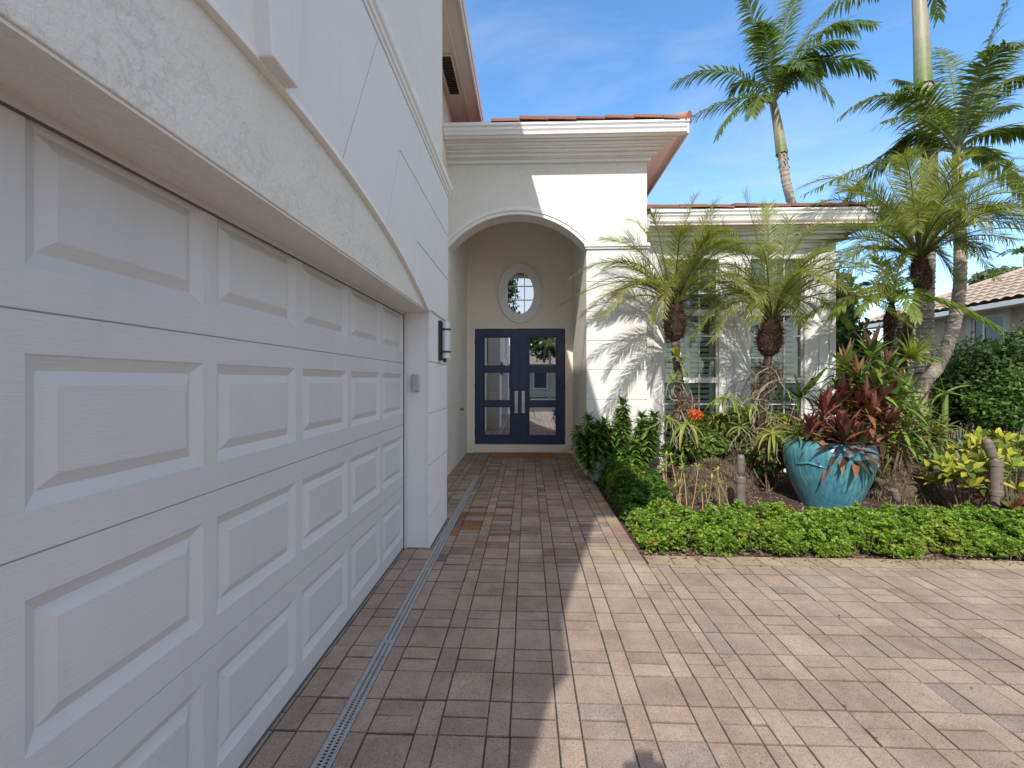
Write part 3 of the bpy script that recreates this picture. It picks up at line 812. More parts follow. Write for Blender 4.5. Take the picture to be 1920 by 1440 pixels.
# trench drain
dr = empty('trench_drain', (-.804, 3, 0)); tag(dr, 'long narrow grey slotted trench drain set in the pavers along the garage', 'drain')
m = MB(); xa, xb = -.842, -.766
ya, yb = -1.9, 7.02
m.box(xa, xa+.006, ya, yb, -.06, .002); m.box(xb-.006, xb, ya, yb, -.06, .002); m.box(xa,xb,yb-.001,yb+.008,-.06,.003)
part(m, 'channel', M['drain'], dr)
m = MB(); m.box(xa+.006, xb-.006, ya, yb, -.06, -.035); part(m, 'channel_floor', M['dark_gap'], dr)
m = MB(); xm = (xa+xb)/2; zt2 = .0
m.box(xa+.0065, xa+.018, ya, yb, -.012, zt2); m.box(xb-.018, xb-.0065, ya, yb, -.012, zt2); m.box(xm-.0055, xm+.0055, ya, yb, -.012, zt2)
y = ya; k = 0
while y < yb-.01:
    m.box(xa+.018, xm-.0055, y, y+.0056, -.003, zt2-.0004); m.box(xm+.0055, xb-.018, y+.008, y+.0136, -.003, zt2-.0004)
    y += .0162; k += 1
q = ya + .45
while q < yb:      # section joints and screws
    m.box(xa+.018, xb-.018, q-.013, q+.013, -.010, zt2+.0008)
    m.lathe([(0,0),(.004,0),(.0035,.0014),(0,.0014)], (xm, q, zt2+.0008), 8)
    q += 1.0
part(m, 'grate', M['drain'], dr)

# camera on its tripod: its shadow falls on the pavers at the foot of the picture
tp = empty('tripod', (0,-.25,0)); tag(tp, 'camera tripod whose small rounded shadow falls on the front pavers', 'tripod')
m = MB(); m.box(-.085,.075,-.13,-.05,1.47,1.60); m.box(-.045,.03,-.12,-.06,1.60,1.655); m.lathe([(0,0),(.05,0),(.05,.06),(.03,.10),(0,.10)], (0.0,-.1,1.37), 12)
part(m, 'camera_body', M['black'], tp, bevel=.01)
m = MB(); m.tube([(0,-.1,.75),(0,-.1,1.38)], .016, 8)
part(m, 'center_column', M['black'], tp)
for a in (100, 220, 340):
    m = MB(); m.tube([(0,-.1,1.05),(.32*cos(radians(a)),-.45+.32*sin(radians(a))*.6,0)], [.017,.012], 8); part(m, 'leg', M['black'], tp)

# ================================================================== NEIGHBOUR HOUSES
def neighbour():
    # long wall along direction d, facing us
    nh = empty('neighbor_house', (12,12,0)); tag(nh, 'beige stucco neighbor house with tan barrel tile roof at far right', 'house')
    ez = 3.35
    def gp(px, py, z):   # point at height z seen at px,py
        yc = (z-H0)*F/(CY-py); xc = (px-CX)/F*yc; return V(xc*c_ - yc*s_, xc*s_ + yc*c_, z)
    A_ = gp(1920, 557, ez); B_ = gp(1632, 607, ez)
    d = (B_-A_); d.z = 0; d.normalize(); A_ = A_ - d*6.0; nrm = V(d.y, -d.x, 0)   # nrm towards the right (away)
    if nrm.x < 0: nrm = -nrm
    Bq = B_ + d*.6
    L = (Bq-A_).length; ov = .5; W = 9.0
    def at(u, w, z): p = A_ + d*u + nrm*w; return (p.x, p.y, z)
    m = MB()
    wl = [at(0,ov,-.1), at(L-ov,ov,-.1), at(L-ov,W,-.1), at(0,W,-.1)]; wt = [at(0,ov,ez-.1), at(L-ov,ov,ez-.1), at(L-ov,W,ez-.1), at(0,W,ez-.1)]
    m.add(wl+wt, [(0,1,5,4),(1,2,6,5),(2,3,7,6),(3,0,4,7),(4,5,6,7)])
    part(m, 'wall', M['nwall'], nh)
    m = MB()   # gutter/fascia
    def bar(u0,u1,w0,w1,z0,z1,mb): mb.add([at(u0,w0,z0),at(u1,w0,z0),at(u1,w1,z0),at(u0,w1,z0),at(u0,w0,z1),at(u1,w0,z1),at(u1,w1,z1),at(u0,w1,z1)], [(0,3,2,1),(4,5,6,7),(0,1,5,4),(1,2,6,5),(2,3,7,6),(3,0,4,7)])
    bar(0,L,0,.10,ez-.13,ez-.01,m); bar(0,L,.11,ov,ez-.12,ez-.105,m)
    part(m, 'gutter', M['gutter'], nh, bevel=.01)
    m = MB(); bar(2,2,0,0,0,0,m) if False else None
    # barrel tile roof as a real corrugated, stepped surface
    run = 4.6; pitch = .44; nu = int(L/.04); ns = 15; vs = []; 
    rows = []
    for j in range(ns):
        for e in (0, 1):
            s = run*(j + e*.999)/ns; z = ez + s*pitch + (.045 if e == 0 else 0.0)
            rows.append((s, z))
    for s, z in rows:
        u1 = L - s*1.0
        for i in range(nu+1):
            u = L*i/nu; uu = min(u, u1)
            vs.append(at(uu, s-.02, z + (.045*abs(sin(pi*u/.26)) if u < u1 else 0)))
    fs = [(j*(nu+1)+i, j*(nu+1)+i+1, (j+1)*(nu+1)+i+1, (j+1)*(nu+1)+i) for j in range(len(rows)-1) for i in range(nu) if L*i/nu < L - rows[j][0]]
    m.add(vs, fs, (.5,.5,.5))
    zr = ez+run*pitch
    m.add([at(L,0,ez),at(L-run,run,zr),at(L,2*run,ez),at(0,2*run,ez),at(0,run,zr)], [(0,2,1),(1,2,3,4)], (.5,.5,.5))
    part(m, 'roof', M['tile_tan'], nh)
    m = MB(); m.tube([at(0,run,zr+.04), at(L-run,run,zr+.04)], .1, 10, col=(.6,.6,.6)); m.tube([at(L-run,run,zr+.04), at(L-.1,.1,ez+.05)], .1, 10, col=(.6,.6,.6))
    part(m, 'ridge_cap', M['tile_tan'], nh)
    # window at px 1822..1890, y 593..632
    def uw(px):   # parameter along wall plane (w=ov) seen at px
        lo, hi = 0, L
        for _ in range(50):
            mid = (lo+hi)/2; p = at(mid, ov, 1.5); yc = p[1]*c_ - p[0]*s_; xc = p[0]*c_+p[1]*s_
            if CX + F*xc/max(yc,.1) > px: lo = mid
            else: hi = mid
        return lo
    u0, u1 = uw(1888), uw(1826)
    p = at((u0+u1)/2, ov, 0); zt = WZ(592, p[0], p[1]); zb = zt-1.2
    m = MB()
    bar(u0-.14,u0,ov-.07,ov+.01,zb-.1,zt+.14,m); bar(u1,u1+.14,ov-.07,ov+.01,zb-.1,zt+.14,m); bar(u0,u1,ov-.07,ov+.01,zt,zt+.14,m); bar(u0-.18,u1+.18,ov-.10,ov+.01,zb-.2,zb-.1,m)
    w = part(m, 'window', M['ntrim'], nh)
    m = MB(); bar(u0,u1,ov-.015,ov-.004,zb,zt,m); q = m.build('pane', M['dark_pane']); q.parent = w
    m = MB()
    for a, b in ((u0,u0+.05),(u1-.05,u1),((u0+u1)/2+.1,(u0+u1)/2+.15)): bar(a,b,ov-.035,ov-.016,zb,zt-.045,m)
    bar(u0,u1,ov-.035,ov-.016,zt-.045,zt,m); q = m.build('frame', M['trim']); q.parent = w
    up = uw(1776); m = MB(); a = at(up, ov-.05, 0); m.tube([(a[0],a[1],0),(a[0],a[1],ez-.2)], .035, 8); part(m, 'downspout', M['grey_plastic'], nh)
neighbour()
def across():
    nh = empty('house_across', (4,-27,0)); tag(nh, 'cream house across the street, seen only reflected in the door glass', 'house')
    m = MB(); m.box(-9, 12, -32, -25, -.1, 3.2)
    part(m, 'wall', M['nwall'], nh)
    m = MB(); m.add([(-9.6,-24.4,3.1),(12.6,-24.4,3.1),(12.6,-32.6,3.1),(-9.6,-32.6,3.1),(-5,-28.5,5.2),(8,-28.5,5.2)], [(0,1,5,4),(1,2,5),(2,3,4,5),(3,0,4),(0,3,2,1)], (.5,.5,.5))
    part(m, 'roof', M['tile_tan'], nh)
    for x in (-6,-2,1.2,3.6,7.5):
        m = MB(); m.box(x-.7,x+.7,-25.0,-24.93,.7,2.5); w = part(m, 'window', M['trim'], nh)
        m = MB(); m.box(x-.6,x+.6,-24.925,-24.92,.8,2.4); q = m.build('pane', M['dark_pane']); q.parent = w
across()
# ================================================================== PLANT TOOLS
def bez(p0, p1, p2, t): return p0*(1-t)**2 + p1*2*t*(1-t) + p2*t*t
def bezt(p0, p1, p2, t): return ((p1-p0)*(1-t) + (p2-p1)*t).normalized()
def vary(c, rg, a=.15):
    b = 1 + rg.uniform(-a, a); h = rg.uniform(-a, a)*.5
    return (max(0, c[0]*b*(1+h)), max(0, c[1]*b), max(0, c[2]*b*(1-h)))
def lerp(a, b, t): return tuple(x+(y-x)*t for x, y in zip(a, b))
def blade(m, p, d, up, L, w, droop, col, segs=3, fold=.0, prof=(.5,1,.75,0)):
    """tapered ribbon leaf from p along d, sagging"""
    d = V(*d).normalized(); side = d.cross(V(*up))
    if side.length < 1e-4: side = d.orthogonal()
    side.normalize(); vs = []; p = V(*p); step = L/segs; n = len(prof)-1
    for i in range(segs+1):
        t = i/segs; q = t*n; k = min(int(q), n-1); ww = w*(prof[k]*(1-(q-k)) + prof[k+1]*(q-k))*.5
        if fold:
            nn = side.cross(d); vs += [p - side*ww + nn*ww*fold, p.copy(), p + side*ww + nn*ww*fold]
        else: vs += [p - side*ww, p + side*ww]
        d = (d + V(0,0,-droop/segs)).normalized(); p = p + d*step
    fs = []
    if fold:
        for i in range(segs): a = i*3; fs += [(a,a+1,a+4,a+3),(a+1,a+2,a+5,a+4)]
    else:
        for i in range(segs): a = i*2; fs.append((a,a+1,a+3,a+2))
    m.add(vs, fs, col)
def frond(m, rm, p0, p1, p2, n, ll, lw, col, rg, start=.16, droop=.5, vee=.45, ang=52, rr=.012, tipk=.42, tipcol=None, rcol=(.16,.17,.05), messy=.12, gap=None):
    """pinnate frond along a quadratic curve, blades on both sides"""
    L = (p1-p0).length*.5 + (p2-p1).length*.5 + (p2-p0).length*.25
    K = 14
    pts = [bez(p0,p1,p2,i/K) for i in range(K+1)]
    rm.tube(pts, [rr*(1-.85*i/K) for i in range(K+1)], 5, col=rcol)
    roll = rg.uniform(-.25,.25)
    for i in range(n):
        t = start + (1-start)*((i+.5)/n)**.95
        p = bez(p0,p1,p2,t); tg = bezt(p0,p1,p2,t)
        side = tg.cross(V(0,0,1))
        if side.length < .15: side = tg.cross(V(0,1,.3))
        side.normalize(); up = side.cross(tg).normalized()
        side = (side*cos(roll) + up*sin(roll)).normalized(); up = side.cross(tg).normalized()
        u = (t-start)/(1-start)
        prof = (.45 + 1.1*u - .25*u*u) if u < .35 else .80 if u < .55 else .80 - tipk*((u-.55)/.45)**1.4
        for sd in (-1, 1):
            if rg.random() < .04: continue
            a = radians(ang*(1-.45*u) + rg.gauss(0, 5))
            vv = vee + rg.gauss(0, messy)
            dr = (side*sd*sin(a)*cos(vv) + tg*cos(a) + up*sin(vv)*sin(a))
            c = vary(col if rg.random() > .0 else col, rg, .17)
            if tipcol and rg.random() < .25: c = vary(tipcol, rg)
            blade(m, p, dr, up, ll*prof*rg.uniform(.88,1.08), lw, droop*rg.uniform(.6,1.4), c, 3, 0, (.45,1,.7,.06))
def rosette(m, c, n, L, w, el0, el1, droop, cols, rg, axis=V(0,0,1), fold=.3, segs=4, prof=(.55,1,.95,.55,0), r0=.01, az0=None, az1=None):
    axis = V(*axis).normalized(); ux = axis.orthogonal().normalized(); uy = axis.cross(ux)
    for i in range(n):
        a = i*2.39996 + rg.gauss(0,.15) if az0 is None else rg.uniform(az0, az1)
        e = radians(el0 + (el1-el0)*(i/max(1,n-1)) + rg.gauss(0,5))
        h = ux*cos(a) + uy*sin(a); d = h*cos(e) + axis*sin(e)
        up = -h*sin(e) + axis*cos(e)
        blade(m, V(*c)+h*r0, d, up, L*rg.uniform(.8,1.12), w*rg.uniform(.8,1.1), droop*rg.uniform(.6,1.3), vary(rg.choice(cols), rg), segs, fold, prof)
def leafcloud(m, blobs, n, size, cols, rg, flat=.45, rim=.55, elong=1.5, darkin=0, lump=.16):
    """leaf quads spread through lumpy volumes; denser near the outside"""
    from mathutils import noise as mn
    vol = [b[3]*b[4]*b[5] for b in blobs]; tot = sum(vol)
    for (cx, cy, cz, rx, ry, rz), v in zip(blobs, vol):
        for _ in range(int(n*v/tot)):
            u = V(rg.gauss(0,1), rg.gauss(0,1), rg.gauss(0,1)).normalized()
            nz = mn.noise(V(cx+u.x*rx*2.2, cy+u.y*ry*2.2, cz+u.z*rz*2.2)*2.4)
            r = (rim + (1-rim)*rg.random()**.6) * (1 + lump*2*nz)
            if nz < -.28 and rg.random() < .6: continue
            p = V(cx+u.x*rx*r, cy+u.y*ry*r, cz+u.z*rz*r)
            nrm = (u*flat + V(rg.gauss(0,.5), rg.gauss(0,.5), rg.gauss(.35,.5))).normalized()
            t = nrm.orthogonal().normalized(); a = rg.uniform(0, 2*pi); b = nrm.cross(t)
            t = t*cos(a) + b*sin(a); b = nrm.cross(t)
            s = size*rg.uniform(.6,1.25); l = s*elong*.5; w = s*.5
            c = vary(rg.choice(cols), rg, .2)
            m.add([p-t*l, p-b*w*.9-t*l*.1+nrm*s*.12, p+t*l*.95-nrm*s*.1, p+b*w*.9-t*l*.1+nrm*s*.12], [(0,1,2,3)], c)
def pp(mb, name, mat, par, **kw):
    o = mb.build(name, mat, None, **kw); o.parent = par; o.location = -V(*par.location); return o
def jitter_path(pts, rg, a): return [V(*p)+V(rg.gauss(0,a),rg.gauss(0,a),rg.gauss(0,a*.3)) for p in pts]
def smooth_path(pts, k=6):
    pts = [V(*p) for p in pts]; out = []
    for i in range(len(pts)-1):
        a, b, c, d = pts[max(0,i-1)], pts[i], pts[i+1], pts[min(len(pts)-1,i+2)]
        for j in range(k):
            t = j/k; out.append(.5*((2*b)+(c-a)*t+(2*a-5*b+4*c-d)*t*t+(3*b-a-3*c+d)*t**3))
    out.append(pts[-1]); return out
def bark(m, path, r0, r1, rg, n=14, ring=.11, amp=.07, col=(1,1,1), flare=0):
    """ringed trunk: radius swells and pinches at each leaf scar"""
    pts = smooth_path(path, 14); rad = []; acc = 0; prev = pts[0]; Ltot = sum((pts[i+1]-pts[i]).length for i in range(len(pts)-1))
    fine = []; 
    for i in range(len(pts)-1):
        k = max(1, int((pts[i+1]-pts[i]).length/(ring*.25)))
        for j in range(k): fine.append(pts[i].lerp(pts[i+1], j/k))
    fine.append(pts[-1]); ph = 0
    for i, p in enumerate(fine):
        if i: acc += (p-fine[i-1]).length
        t = acc/Ltot; base = r0+(r1-r0)*t + flare*r0*max(0, 1-acc/.35)**2
        q = (acc/ring) % 1.0
        rad.append(base*(1 + amp*(1-q)**2*(.6+.8*rg.random()) - amp*.4))
    m.tube(fine, rad, n, col=col)

G_PYG = (.185,.22,.07); G_PYG2 = (.33,.36,.12); G_DK = (.115,.17,.045)
# ================================================================== PYGMY DATE PALMS
def pygmy(name_label, loc, crown, trunk_pts, boot, fr, seed, nrand, R, ll=.26, lw=.013, dens=58, grp=None, boot_r=.14, skirts=True, col=G_PYG, rise=(.12,.60)):
    rg = random.Random(seed); t = empty('date_palm', loc); tag(t, name_label, 'palm', grp)
    m = MB(); bark(m, trunk_pts, .062, .05, rg, ring=.05, amp=.35, flare=.4)
    for _ in range(260):   # old leaf-base stubs
        u = rg.random(); k = min(len(trunk_pts)-2, int(u*(len(trunk_pts)-1))); f = u*(len(trunk_pts)-1)-k
        p = V(*trunk_pts[k]).lerp(V(*trunk_pts[k+1]), f); a = rg.uniform(0,2*pi); h = V(cos(a),sin(a),0)
        blade(m, p+h*.045, h*.6+V(0,0,1), h, rg.uniform(.03,.06), .022, -.2, (.8,.8,.8), 1, 0, (1,.5))
    pp(m, 'trunk', M['trunk_dark'], t, smooth=True)
    # fibrous boot
    m = MB(); b0, b1 = V(*boot[0]), V(*boot[1]); Lb = (b1-b0).length; ax = (b1-b0).normalized()
    prof = [(0,0),(.45,.02),(.82,.15),(1,.38),(.98,.6),(.84,.82),(.6,.97),(.3,1.05),(0,1.06)]
    m.lathe([(r*boot_r*.93, z*Lb) for r, z in prof], b0, 18, col=(.05,.028,.018), axis=ax)
    ux = ax.orthogonal().normalized(); uy = ax.cross(ux)
    for _ in range(900):
        z = rg.random(); rr = 0
        for (ra, za), (rb, zb) in zip(prof[:-1], prof[1:]):
            if za <= z <= zb: rr = ra+(rb-ra)*(z-za)/max(1e-6,zb-za)
        a = rg.uniform(0,2*pi); h = ux*cos(a)+uy*sin(a)
        c = rg.choice([(.13,.06,.035),(.20,.10,.055),(.08,.04,.025),(.26,.15,.085)])
        blade(m, b0+ax*z*Lb+h*rr*boot_r*.9, h*.7+ax*rg.uniform(.1,1.4)+V(rg.gauss(0,.3),rg.gauss(0,.3),0), h, rg.uniform(.03,.085), rg.uniform(.006,.016), rg.uniform(-.2,.5), c, 2, 0, (1,.8,.2))
    pp(m, 'fiber_boot', M['fibre'], t)
    m = MB(); rm = MB(); C = V(*crown)
    for (ctrl, tip) in fr:
        dens_ = dens
        frond(m, rm, C+V(rg.gauss(0,.02),rg.gauss(0,.02),0), V(*ctrl), V(*tip), dens_, ll, lw, vary(lerp(col, G_PYG2, rg.random()*.8), rg, .1), rg, messy=.2, start=.18, droop=.6, tipk=.2, tipcol=(.36,.36,.08))
    for i in range(nrand):
        a = i*2.4 + rg.uniform(-.3,.3); e = rg.random()
        r = R*rg.uniform(.8,1.08)*(.60+.40*e); hgt = R*(.40 + (1-e)*.28); tipz = R*(.62 - .85*e) 
        tip = C + V(cos(a)*r, sin(a)*r, tipz); ctrl = C + V(cos(a)*r*.45, sin(a)*r*.45, max(hgt, tipz*.95))
        frond(m, rm, C, ctrl, tip, dens, ll, lw, vary(lerp(col, G_PYG2, rg.random()), rg, .12), rg, messy=.22, start=.2, droop=.35, tipcol=(.36,.36,.08))
    for _ in range(2):      # unopened spears
        a = rg.uniform(0,6.28); blade(m, C, (cos(a)*.15, sin(a)*.15, 1), (cos(a),sin(a),0), R*.8, .022, .0, (.30,.30,.10), 2, .4, (1,.7,0))
    cr = pp(m, 'crown', M['frond'], t); pp(rm, 'frond_stem', M['frond'], cr) if False else None
    o = rm.build('frond_stem', M['frond']); o.parent = cr
    return t
def FR(Y, *lst):   # signature fronds: (control px, tip px, depth change of tip)
    return [(P(cx, cy, Y+dy*.5), P(tx, ty, Y+dy)) for (cx, cy, tx, ty, dy) in lst]

Y1 = 6.55
b1 = P(1268, 905, Y1); b1.z = -.02
pygmy('slender pygmy date palm nearest the arched entry, round brown boot before left window', tuple(b1), P(1264, 578, Y1),
      [b1, P(1266, 800, Y1), P(1277, 735, Y1), P(1268, 680, Y1), P(1264, 628, Y1)], (P(1265, 640, Y1), P(1264, 572, Y1)),
      FR(Y1, (1200,480,1051,572,-.5), (1180,440,1071,520,-.2), (1225,450,1130,448,.1), (1225,420,1180,412,.3), (1262,460,1304,370,.0), (1290,460,1340,380,.3),
         (1300,430,1372,470,.1), (1330,470,1362,560,-.2), (1230,500,1150,500,-.7), (1240,520,1222,600,-.3), (1300,480,1400,505,.4), (1330,520,1345,610,-.3),
         (1235,430,1225,405,-.1), (1290,480,1330,440,-.6), (1200,520,1120,600,-.9)),
      11, 27, 1.58, ll=.31, lw=.0094, dens=72, grp='date palms in the planting bed', boot_r=.155)
Y2 = 6.35
b2 = P(1440, 935, Y2); b2.z = -.02
pygmy('middle pygmy date palm with a bulging brown boot before the right window', tuple(b2), P(1447, 605, Y2),
      [b2, P(1432, 830, Y2), P(1425, 770, Y2), P(1436, 700, Y2), P(1442, 660, Y2)], (P(1440, 668, Y2), P(1446, 600, Y2)),
      FR(Y2, (1425,450,1396,365,.1), (1470,480,1480,412,-.1), (1400,430,1330,428,.1), (1400,470,1338,500,-.3), (1420,500,1402,600,-.5), (1500,470,1574,452,.1),
         (1530,470,1582,565,-.4), (1500,520,1545,610,-.4), (1540,430,1660,470,.3), (1380,500,1330,590,-.2), (1440,480,1420,600,-.8), (1470,450,1540,415,.4),
         (1500,440,1610,540,-.1), (1390,470,1350,405,.4), (1440,430,1440,385,.5), (1490,500,1500,605,-.8)),
      12, 29, 1.68, ll=.32, lw=.0094, dens=72, grp='date palms in the planting bed', boot_r=.165)
Y3 = 7.0
b3 = P(1700, 860, Y3); b3.z = -.02
pygmy('largest date palm at right whose crown covers the tall grey trunk', tuple(b3), P(1722, 490, Y3),
      [b3, P(1690, 760, Y3), P(1695, 660, Y3), P(1712, 590, Y3), P(1728, 535, Y3)], (P(1732, 548, Y3), P(1722, 482, Y3)),
      FR(Y3, (1620,330,1508,392,-.2), (1640,280,1500,352,.3), (1690,340,1697,298,.1), (1740,330,1800,290,.1), (1800,320,1925,345,.2), (1820,380,1935,430,-.1),
         (1640,380,1500,440,-.5), (1660,420,1560,545,-.6), (1690,440,1640,560,-.7), (1760,420,1850,470,.1), (1780,380,1870,400,-.4), (1700,400,1650,310,.4),
         (1790,300,1900,300,.4), (1650,350,1580,350,.5), (1760,360,1840,320,.5), (1800,420,1900,450,.3), (1720,380,1740,300,.4), (1650,440,1600,480,-.4), (1740,430,1790,520,-.3)),
      13, 46, 2.05, ll=.42, lw=.0115, dens=80, grp='date palms in the planting bed', boot_r=.13)
# fourth, low palm with one big arching frond, green scaly stem
Y4 = 6.9
b4 = P(1690, 870, Y4+.3); b4.z = -.02
t4 = empty('cycad_palm', tuple(b4)); tag(t4, 'low palm with a scaly green stem and one big arching yellow-green frond', 'palm')
rg = random.Random(14); m = MB()
bark(m, [b4, P(1694, 740, Y4+.3), P(1698, 660, Y4+.3), P(1700, 588, Y4+.3)], .10, .115, rg, ring=.06, amp=.25)
pa, pb = P(1694, 740, Y4+.3), P(1700, 590, Y4+.3)
for i in range(330):
    u = rg.random(); a = rg.uniform(0,2*pi); h = V(cos(a),sin(a),0)
    blade(m, pa.lerp(pb,u)+h*.105, V(0,0,1)+h*.5, h, .055, .05, -.1, rg.choice([(.7,.8,.4),(.9,.9,.5),(.35,.4,.25)]), 1, 0, (1,.3))
pp(m, 'trunk', M['shaft'], t4)
m = MB(); pa, pb = P(1664, 655, Y4), P(1672, 570, Y4)
m.tube([pa, pa.lerp(pb,.7), pb+V(0,0,.02)], [.05,.085,.03], 12, col=(.05,.03,.02))
for i in range(900):
    u = rg.random(); a = rg.uniform(0,2*pi); h = V(cos(a),sin(a),0)
    blade(m, pa.lerp(pb,u)+h*.07, V(0,0,rg.uniform(-.6,.9))+h, h, rg.uniform(.03,.07), .014, .6, rg.choice([(.13,.06,.035),(.2,.1,.06),(.07,.035,.025)]), 2, 0, (1,.8,.2))
pp(m, 'fiber_boot', M['fibre'], t4)
m = MB(); rm = MB(); C = P(1672, 572, Y4)
for (ctrl, tip) in FR(Y4, (1720,520,1868,610,-.9),(1590,530,1500,600,-.3),(1630,500,1560,590,-.5)):
    frond(m, rm, C, ctrl, tip, 50, .48, .034, (.30,.38,.08), rg, start=.12, droop=.75, vee=.2)
for (ctrl, tip) in FR(Y4, (1700,520,1740,560,-.5),(1650,510,1600,540,.2),(1690,510,1720,520,.3),(1660,500,1640,480,.3),(1680,500,1700,470,-.2),(1650,520,1610,590,-.8),(1690,520,1720,600,-.8)):
    frond(m, rm, C, ctrl, tip, 36, .30, .022, (.20,.28,.06), rg, start=.12, droop=.6, vee=.2)
cr = pp(m, 'crown', M['frond'], t4); o = rm.build('frond_stem', M['frond']); o.parent = cr

# ================================================================== TALL PALMS
def tall_palm(label, path, shaft, crown, fr, seed, r0, r1, sr, ll, lw, dens, extra=0, R=2.5, col=G_DK, ring=.12, stub=False):
    rg = random.Random(seed); loc = tuple(path[0]); t = empty('palm_tree', loc); tag(t, label, 'palm', 'tall ringed palms around the house')
    m = MB(); bark(m, path, r0, r1, rg, n=16, ring=ring, amp=.10, flare=.4)
    tops = V(*path[-1])
    for _ in range(50 if stub else 14):
        u = rg.random()**2*.35; k = len(path)-1; p = tops.lerp(V(*path[-2]), min(1,u*1.4)); a = rg.uniform(0,2*pi); h = V(cos(a),sin(a),0)
        blade(m, p+h*r1*.95, h+V(0,0,-.6), h, rg.uniform(.05,.12), .06, .8, (.5,.45,.4), 2, 0, (1,.8,.3))
    pp(m, 'trunk', M['trunk_ring'], t, smooth=False)
    m = MB(); sp_ = [V(*p) for p in shaft]; pts = smooth_path(sp_, 6); n = len(pts)
    rr_ = [sr*(1.0-.42*(i/(n-1))) if i else sr*1.03 for i in range(n)]
    for i in range(n-1):
        g = max(0, 1-(i/(n-1))*3.6); m.tube(pts[i:i+2], rr_[i:i+2], 16, cap=False, col=lerp((1,1,.95), (.42,.62,.22), g))
    pp(m, 'crownshaft', M['shaft'], t, smooth=True)
    m = MB(); rm = MB(); C = V(*crown)
    L = list(fr)
    for i in range(extra):
        a = i*2.4+rg.uniform(-.3,.3); e = rg.random(); r = R*rg.uniform(.8,1)*(.5+.5*e)
        L.append((C+V(cos(a)*r*.5, sin(a)*r*.5, R*(.35+.5*(1-e))), C+V(cos(a)*r, sin(a)*r, R*(.8-1.1*e))))
    for ctrl, tip in L:
        frond(m, rm, C, V(*ctrl), V(*tip), dens, ll, lw, vary(col, rg, .2), rg, start=.12, droop=.9, vee=.12, ang=66, rr=.024, tipcol=(.16,.22,.05), rcol=(.30,.33,.17), messy=.16)
    cr = pp(m, 'crown', M['frond'], t); o = rm.build('frond_stem', M['frond']); o.parent = cr
    return t
# A: thick grey trunk rising out of the frame
YA = 8.4
pb_ = P(1728, 800, YA); pb_.z = -.05
tall_palm('thick grey ringed palm trunk rising out of the top of the picture', [pb_, P(1733, 640, YA), P(1738, 470, YA), P(1742, 300, YA), P(1735, 200, YA), P(1731, 155, YA)],
          [P(1731, 160, YA), P(1727, 60, YA), P(1722, -20, YA), P(1720, -90, YA)], P(1720, -80, YA),
          FR(YA, (1640,-260,1560,-120,.5),(1800,-300,1900,-200,-.5),(1700,-300,1600,-300,1.0),(1760,-330,1850,-330,1.2)), 21, .132, .12, .135, .55, .04, 40, extra=5, R=2.2, ring=.10)
# B: slender leaning trunk with the crown at upper right
YB = 7.9
pb_ = P(1702, 800, YB); pb_.z = -.05
tall_palm('slender curving palm leaning right with big dark fronds at upper right', [pb_, P(1728, 735, YB), P(1757, 690, YB), P(1783, 630, YB), P(1799, 540, YB), P(1800, 430, YB), P(1797, 370, YB)],
          [P(1797, 372, YB), P(1795, 320, YB), P(1793, 275, YB)], P(1793, 285, YB),
          FR(YB, (1830,120,1895,-15,-.3), (1690,110,1572,222,.2), (1680,200,1690,310,.5), (1850,180,1935,140,.3), (1850,220,1945,250,-.2), (1860,130,1960,40,.5), (1700,260,1505,366,.1), (1750,150,1680,150,1.2), (1850,250,1930,380,-.3), (1740,190,1650,230,-.7), (1800,140,1760,90,1.0), (1830,180,1880,100,1.2),
             (1740,230,1640,300,.6), (1820,200,1900,200,1.0)),
          22, .105, .082, .088, .50, .036, 66, extra=5, R=2.2, ring=.09)
# C: far palm behind the wing roof
YC_ = 13.5
pb_ = P(1590, 700, YC_); pb_.z = -.05
tall_palm('distant palm with torn fronds standing beyond the tiled wing roof', [pb_, P(1572, 640, YC_), P(1540, 540, YC_), P(1500, 430, YC_), P(1476, 350, YC_), P(1466, 285, YC_)],
          [P(1466, 288, YC_), P(1458, 235, YC_), P(1449, 190, YC_)], P(1450, 195, YC_),
          FR(YC_, (1370,90,1262,158,.2), (1400,160,1290,222,-.3), (1380,170,1345,255,-.6), (1425,60,1396,-10,-.2), (1440,60,1425,40,-1.2), (1500,20,1640,45,.3), (1490,60,1580,130,-.5), (1520,-20,1650,-10,.8), (1470,20,1490,-30,.6), (1420,120,1370,170,1.0), (1430,150,1410,215,-.9), (1500,80,1540,140,.8), (1480,100,1510,120,-1.3),(1470,-10,1530,-50,.2),(1550,-10,1610,60,-.6),(1540,-40,1665,-40,.4),(1500,60,1600,80,-1.0),(1470,60,1560,190,-.9)),
          23, .14, .12, .16, .78, .062, 46, extra=1, R=3.2, ring=.14, stub=True)

